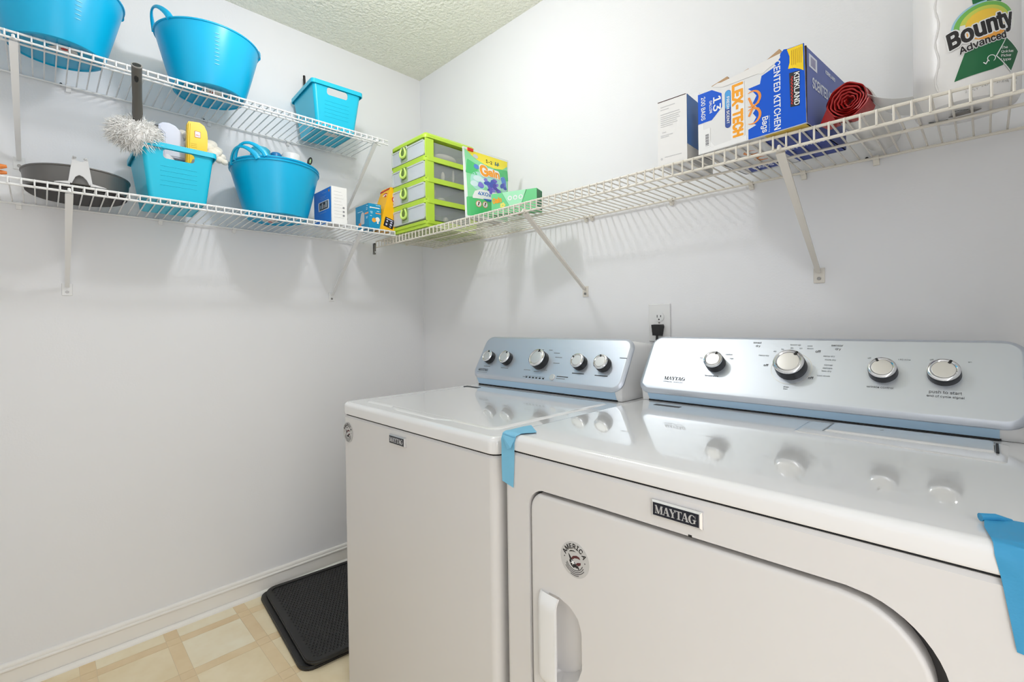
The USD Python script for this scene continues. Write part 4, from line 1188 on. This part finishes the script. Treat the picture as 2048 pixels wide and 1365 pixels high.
# ------------------------------------------------------------------ white and blue box on the back shelf
wx = thing('device_box', 'tall white carton with a blue side, just left of the trash bag carton', 'box', (1.5475, -.326, ZA + .0028), 2)
part(wx, 'carton', bx(0, .076, 0, .170, 0, .163), PAPER, False)
f = frame((.076, 0, 0), (0, 1, 0), (0, 0, 1))
shape_on(wx, 'blue_side', f, sbox(.001, .040, .169, .1625), mat('card_mid_blue', (52, 108, 176), 0.45))
shape_on(wx, 'grey_side', f, sbox(.001, .001, .169, .0395), mat('card_warm_grey', (206, 202, 196), 0.5))
part(wx, 'lid_edge', bx(.001, .074, -.0005, .001, .1615, .1632), mat('card_dark_brown', (70, 40, 34), 0.6), False)
f = frame((0, 0, 0), (1, 0, 0), (0, 0, 1))
GP = MATS['print_pale_grey']
for v, a, b in ((.147, .008, .046), (.140, .008, .030), (.128, .008, .058), (.122, .008, .060), (.117, .008, .056), (.112, .008, .058), (.107, .008, .050), (.102, .008, .052), (.097, .008, .040), (.082, .012, .022), (.074, .008, .040), (.070, .008, .030), (.018, .018, .062)):
    shape_on(wx, 'small_print', f, sbox(a, v, b, v + .0016), GP)
shape_on(wx, 'print_icon', f, Point(.010, .016).buffer(.003), GP)

# ------------------------------------------------------------------ trash bag carton (torn front)
KB = mat('carton_blue', (0, 88, 212), 0.45, spec=0.3)
KBS = mat('carton_blue_side', (92, 108, 178), 0.45)
KW = mat('carton_white', (230, 230, 230), 0.45)
kk = thing('trash_bag_carton', 'torn blue and white carton of kitchen trash bags on the back shelf', 'box', (1.655, -.330, ZA + .0030), -5.5)
CW, CD, CH = .233, .250, .160
front = pg((0, 0), (233, 0), (230, 163), (200, 166), (192, 168), (186, 163), (182, 158), (168, 154), (150, 150), (138, 151), (118, 149), (100, 151), (86, 149), (74, 153), (62, 151), (48, 154), (36, 151), (20, 147), (0, 146))


def xz(poly, y0, y1):
    return front_prism(poly, y0, y1)


part(kk, 'front_panel', xz(front, 0, .0022), KW, False, 'printed front panel with a torn upper edge')
part(kk, 'carton', cat_([bx(0, CW, .0022, CD, 0, .0022), bx(0, .0022, .0022, CD, 0, .150), bx(.0, CW, CD - .0022, CD, 0, CH), bx(.010, CW - .004, .012, CD - .004, .0022, .138)]), KW, False)
part(kk, 'side_panel', bx(CW - .0022, CW, .006, CD, 0, CH - .004), KBS, False, 'periwinkle blue side panel')
part(kk, 'torn_cardboard', cat_([hull([(x, yy, z) for x, z in ((.032, .154), (.070, .162), (.074, .154), (.040, .149)) for yy in (.003, .012)]), hull([(x, yy, z) for x, z in ((.076, .152), (.118, .160), (.122, .151), (.090, .146)) for yy in (.003, .010)]), hull([(x, yy, z) for x, z in ((.136, .152), (.182, .174), (.186, .164), (.150, .146)) for yy in (.003, .014)])]), mat('raw_cardboard', (190, 156, 120), 0.8), False, 'torn brown cardboard edge')
part(kk, 'side_gap', bx(CW - .0035, CW - .0002, .0022, .0065, .002, CH - .002), mat('gap_brown', (58, 44, 40), 0.8), False)
f = frame((0, 0, 0), (1, 0, 0), (0, 0, 1))
shape_on(kk, 'blue_print', f, pg((118, 1), (233, 1), (230, 163), (200, 165), (192, 167), (186, 162), (182, 156), (176, 152), (173, 138), (147, 130), (143.5, 114), (118, 113), (128, 104), (136, 92), (128, 78), (137, 66), (128, 56), (135, 45), (128, 34), (135, 28), (118, 23)), KB)
shape_on(kk, 'torn_white', f, pg((36, 150), (186, 162), (182, 150), (176, 146), (160, 140), (148, 133), (140, 138), (60, 140)), mat('torn_paper', (236, 234, 232), 0.7), .0006)
shape_on(kk, 'count_panel', f, pg((0, 144), (35, 143), (58, 127), (58.7, 95), (34, 73), (0, 73)), KB)
shape_on(kk, 'white_foot', f, pg((0, 1), (114, 1), (114, 14), (80, 12), (40, 10), (28, 30), (14, 40), (14, 70), (0, 71)), WHITE, .0002)
shape_on(kk, 'yellow_flash', f, pg((198, 164), (228, 162.5), (229, 108), (222, 114), (212, 120), (200, 123), (203, 134), (203, 148)), mat('carton_yellow', (252, 214, 22), 0.4), .0006)
for k in range(6):
    shape_on(kk, 'yellow_small_print', f, sbox(.2065 + .0035 * k, .128 - .001 * (k % 3), .2075 + .0035 * k, .158), mat('print_olive', (206, 160, 20), 0.5), .0010)
shape_on(kk, 'black_plate', f, pg((202, 113), (222, 111), (221, 40), (204, 42)), mat('plate_black', (38, 36, 40), 0.45), .0006)
text_on(kk, 'lettering', f, 'KIRKLAND', .2115, .1095, .0098, WHITE, width=.067, rot=-90, bold=True, off=.0010)
shape_on(kk, 'red_script', f, LineString([(.2072 + .0016 * math.sin(k * 1.7), .104 - k * .0019) for k in range(31)]).buffer(.0008), RED, .0010)
text_on(kk, 'lettering', f, 'SCENTED KITCHEN', .1720, .1600, .0125, WHITE, width=.156, rot=-90, bold=True, off=.0004)
text_on(kk, 'lettering', f, 'Bags', .1480, .0400, .0115, WHITE, width=.034, rot=-90, bold=True, off=.0006)
text_on(kk, 'lettering', f, 'drawstring', .1610, .0400, .0030, mat('print_ice', (150, 190, 240), 0.5), width=.036, rot=-90, off=.0006)
KO = mat('carton_orange', (250, 166, 24), 0.4)
shape_on(kk, 'brand_outline', f, rrect(.079, .110, .012, .136, .004), WHITE, .0005)
shape_on(kk, 'brand_lettering', f, text_poly('LEX', .0215, .046, .0011, .0840, .1335, -90), KO, .0009)
shape_on(kk, 'brand_lettering', f, text_poly('-TECH', .0205, .070, .0011, .0850, .0860, -90), KO, .0009)
shape_on(kk, 'scent_pill', f, rrect(.066, .080, .042, .128, .007), mat('pill_navy', (44, 78, 160), 0.4), .0006)
shape_on(kk, 'scent_pill', f, rrect(.0667, .0793, .085, .1273, .0063), mat('pill_sky', (70, 160, 226), 0.4), .0009)
text_on(kk, 'lettering', f, 'FRESH SCENT', .0702, .1130, .0062, WHITE, width=.062, rot=-90, bold=True, off=.0013)
text_on(kk, 'lettering', f, '13', .0385, .1240, .0175, WHITE, width=.034, rot=-90, bold=True, off=.0006)
text_on(kk, 'lettering', f, 'GALLON', .0290, .1190, .0062, WHITE, width=.029, rot=-90, bold=True, off=.0006)
text_on(kk, 'lettering', f, '200 BAGS', .0085, .1340, .0098, WHITE, width=.055, rot=-90, bold=True, off=.0006)
for yc in (.088, .050):
    ring_ = Point(.128, yc).buffer(.018, 24).difference(affinity.translate(Point(.128, yc).buffer(.0155, 24), -.003, 0))
    shape_on(kk, 'orange_swirl', f, unary_union([ring_.intersection(sbox(.118, 0, .2, .2)), LineString([(.140, yc + (.012 if yc < .07 else -.012)), (.128, yc + (.018 if yc < .07 else -.018)), (.120, yc + .003)]).buffer(.0022)]), mat('swirl_orange', (244, 150, 60), 0.4), .0006)
shape_on(kk, 'barcode_patch', f, sbox(.014, .012, .030, .056), WHITE, .0006)
shape_on(kk, 'barcode', f, unary_union([sbox(.0185, .016 + .0023 * k, .0265, .0168 + .0023 * k + (.0006 if k % 3 else 0)) for k in range(12)]), mat('print_mid_grey', (120, 120, 124), 0.5), .0010)
f = frame((CW, 0, 0), (0, 1, 0), (0, 0, 1))
SIDEW = mat('print_side_white', (232, 236, 248), 0.5)
text_on(kk, 'side_lettering', f, 'SCENTED KITCHEN', .034, .082, .0210, SIDEW, width=.190, bold=True)
text_on(kk, 'side_lettering', f, 'KIRKLAND', .112, .136, .0075, SIDEW, width=.062, bold=True)
shape_on(kk, 'side_label', f, pg((16, 147), (62, 147), (62, 120), (16, 120)), SIDEW)
shape_on(kk, 'barcode', f, unary_union([sbox(.026 + .003 * k, .124, .0274 + .003 * k, .142) for k in range(9)]), mat('print_violet_grey', (160, 158, 190), 0.5), .0006)
f = frame((0, CD, -.0002), (1, 0, 0), (0, -1, 0))
shape_on(kk, 'base_print', f, sbox(.135, .004, CW - .002, CD - .035), mat('carton_base_blue', (38, 64, 150), 0.5), .0)
shape_on(kk, 'base_print', f, sbox(.150, CD - .034, CW - .002, CD - .004), mat('carton_base_yellow', (222, 190, 70), 0.5), .0)
shape_on(kk, 'base_print', f, pg((20, 10), (95, 10), (110, 40), (90, 62), (30, 60)), MATS['carton_base_blue'], .0)
for yc in (.105, .165):
    shape_on(kk, 'base_print', f, Point(.085, yc).buffer(.016).difference(Point(.090, yc).buffer(.012)), MATS['swirl_orange'], .0)
text_on(kk, 'base_lettering', f, 'KITCHEN', .142, .110, .020, SIDEW, width=.080, bold=True, off=.0004)
text_on(kk, 'base_lettering', f, 'BAGS', .036, .030, .018, SIDEW, width=.050, bold=True, off=.0004)

# ------------------------------------------------------------------ red and white rolled bags
rl = thing('red_bag_roll', 'white roll with a red spiral end lying beside the trash bag carton', 'roll', (1.951, -.300, ZA + .0030), -4)
RR = .0365
part(rl, 'white_roll', cat_([tube([(0, .020, RR + .0005), (0, .268, RR + .0005)], RR, 40)]), mat('roll_white', (232, 230, 226), 0.4))
sp_ = []
V, F = [], []
NT, turns, y0, y1 = 240, 5.6, -.020, .030
th_ = .0011
pts = []
for k in range(NT + 1):
    s = k / NT
    a = s * turns * 2 * PI + 2.2
    r = .006 + (RR - .0065) * s + .0011 * math.sin(a * 3.1) * (1 - s) + .0007 * math.sin(a * 7.3)
    pts.append((r * math.cos(a), r * math.sin(a) * .97))
ring_line = LineString(pts).buffer(.0013, quad_segs=2)
m = front_prism(affinity.translate(ring_line, 0, RR + .0005), y0, y1)
v = np.array(m.vertices)
fr_ = v[:, 1] < (y0 + y1) / 2
rad = np.hypot(v[:, 0], v[:, 2] - RR)
v[fr_, 1] += .016 * (1 - rad[fr_] / RR) + .002 * np.sin(np.arctan2(v[fr_, 2] - RR, v[fr_, 0]) * 3)
m.vertices = v
REDF = mat('red_film', (176, 34, 34), 0.32)
part(rl, 'red_spiral', m, REDF, 40, 'crumpled red film rolled in a spiral')
part(rl, 'red_core', tube([(0, .010, RR), (0, .040, RR)], RR - .002, 32), mat('red_film_dark', (110, 14, 18), 0.5))
part(rl, 'red_tail', hull([(-.034, -.018, RR - .004), (-.030, .02, RR + .008), (-.050, -.012, .002), (-.044, .03, .0015), (-.020, -.016, .0025), (-.020, .02, .002)]), REDF, 20)
fs = slab(lambda u, v: (.034 + .068 * u, -.025 + .10 * v, .0035 + .030 * (1 - u) ** 2.2 + .002 * math.sin(9 * v + 3 * u)), 12, 12, .0006)
part(rl, 'loose_film', fs, mat('milky_film', (236, 236, 234), 0.35, alpha=0.6), 40, 'loose milky plastic film trailing from the roll')

# ------------------------------------------------------------------ paper towel roll in printed wrap
pt = thing('paper_towel_roll', 'wrapped paper towel roll with green and yellow print, right end of the back shelf', 'paper towels', (2.115, -.175, ZA + .0030), 0)
PR, PT = .0765, .275
prof = [(0, .004), (.020, .003), (PR - .014, 0), (PR - .005, .003), (PR - .001, .012), (PR, .03), (PR, PT - .02), (PR - .004, PT - .006), (PR - .015, PT), (0, PT)]
WRAP = mat('towel_wrap', (238, 236, 235), 0.3, bump=(28.0, 0.35, 0.004))
part(pt, 'wrapped_roll', lathe(prof, 64), WRAP)


def cyl(theta0=-72.0, z0=0.0):
    def fn(p):
        a = math.radians(theta0) + p[:, 0] / PR
        r = PR + p[:, 2] + .0002
        return np.c_[r * np.cos(a), r * np.sin(a), z0 + p[:, 1]]
    return fn


cf = cyl()
TH = lambda deg: math.radians(deg + 72.0) * PR     # angle -> arc
zz = lambda z: z - (ZA + .003)


def con(name, poly, m_, off, label=None):
    part(pt, name, place(ext(poly, off, off + .0003), cf, .006), m_, False, label)


def A(*pts):
    p = Polygon([(TH(a), zz(z)) for a, z in pts])
    return p if p.is_valid else p.buffer(0)


GD = mat('wrap_green', (10, 104, 58), 0.4)
con('green_panel', A((-88, 1.600), (-46, 1.622), (-48, 1.566), (-60, 1.560), (-78, 1.556), (-99, 1.552)), GD, .0002)
con('green_panel', A((-90, 1.79), (-44, 1.79), (-50, 1.680), (-80, 1.684)), GD, .0002)
swo = lambda r0, r1, a0, a1, cx, cz, m_, off: con('colour_swoosh', Polygon([(TH(cx) + r1 * math.cos(math.radians(a)), zz(cz) + r1 * .82 * math.sin(math.radians(a))) for a in np.linspace(a0, a1, 20)] + [(TH(cx) + r0 * math.cos(math.radians(a)), zz(cz) + r0 * .82 * math.sin(math.radians(a))) for a in np.linspace(a1, a0, 20)]), m_, off)
swo(.0, .0460, 0, 360, -66, 1.646, mat('swoosh_white', (240, 240, 236), 0.4), .0004)
swo(.0365, .0445, 20, 185, -66, 1.646, mat('swoosh_green', (120, 190, 90), 0.4), .0007)
swo(.0280, .0365, 15, 170, -66, 1.646, mat('swoosh_lime', (206, 216, 90), 0.4), .0007)
swo(.0, .0290, 0, 360, -66, 1.646, mat('swoosh_yellow', (248, 206, 70), 0.4), .0009)
swo(.0190, .0320, -165, -15, -66, 1.642, mat('swoosh_orange', (244, 170, 70), 0.4), .0011)
swo(.0440, .0480, 90, 190, -66, 1.646, mat('swoosh_blue', (160, 206, 226), 0.4), .0006)
BK = mat('wrap_black', (30, 26, 28), 0.4)


def outline_text(s, h, w, shear, u, v, rot, off, grow, name, m_=WHITE):
    con(name, text_poly(s, h, w, grow, u, v, rot, shear), m_, off)


def bounty(off, grow, m_, name):
    outline_text('Bounty', .029, .094, .10, TH(-103), zz(1.613), 15.0, off, grow, name, m_)


outline_text('Bounty', .029, .094, .10, TH(-103), zz(1.613), 15.0, .0013, .0030, 'logo_outline')
bounty(.0017, .0008, BK, 'logo_lettering')
outline_text('Advanced', .0120, .066, .10, TH(-93), zz(1.5985), 14.0, .0010, .0012, 'logo_outline')
m = move2(text2('Advanced', .0120, True, .066, .10), TH(-93), zz(1.5985), 14.0, .0020)
part(pt, 'logo_lettering', place(m, cf, .006), BK, False)
con('green_diamond', A((-44, 1.616), (-24, 1.592), (-38, 1.553), (-57, 1.583)), WHITE, .0006)
con('green_diamond', A((-44, 1.6135), (-25.5, 1.5915), (-38, 1.556), (-55.5, 1.583)), mat('wrap_green_deep', (8, 92, 52), 0.4), .0010)
for k, s_ in enumerate(('The', 'Quicker', 'Picker', 'Upper')):
    part(pt, 'small_lettering', place(move2(text2(s_, .0046, False), TH(-51), zz(1.594 - .0072 * k), 5, .0014), cf, .006), WHITE, False)
con('tree_mark', unary_union([affinity.translate(Point(0, 0).buffer(.0062, 16).difference(Point(0, 0).buffer(.0050, 16)).difference(sbox(-.003, -.01, .003, -.003)), TH(-61.5), zz(1.580)), affinity.translate(LineString([(-.011, -.006), (-.008, -.009), (-.005, -.003)]).buffer(.0008), TH(-61.5), zz(1.580))]), WHITE, .0006)
for s_, a_0, z_0 in (('2-PLY', -88, 1.526), ('247', -72, 1.531), ('27.0 sq', -56, 1.534), ('2 ROLLS', -44, 1.540), ('6 FT', -36, 1.532)):
    part(pt, 'wrap_print', place(move2(text2(s_, .0042, False), TH(a_0), zz(z_0), 6, .0004), cf, .006), mat('wrap_grey', (176, 172, 168), 0.5), False)
f = frame((0, 0, -.0004), (1, 0, 0), (0, -1, 0))
shape_on(pt, 'base_print', f, affinity.rotate(affinity.scale(Point(.0, .0).buffer(.014, 16), 1.7, .6), 10), mat('wrap_shadow_grey', (140, 134, 130), 0.6), .0)
shape_on(pt, 'base_print', f, unary_union([LineString([(-.052, -.012), (-.042, -.018), (-.026, -.016)]).buffer(.0018), LineString([(-.012, .026), (.006, .020)]).buffer(.0011)]), MATS['marker_black'], .0)
seam = [(PR * math.cos(math.radians(-118 + 2.2 * math.sin(z * 90))) * 1.004, PR * math.sin(math.radians(-118 + 2.2 * math.sin(z * 90))) * 1.004, z) for z in np.linspace(.03, PT - .01, 30)]
part(pt, 'wrap_seam', tube(seam, [.0012 + .0009 * abs(math.sin(k * 1.3)) for k in range(30)], 6), WRAP, label='crimped seam of the wrapper')
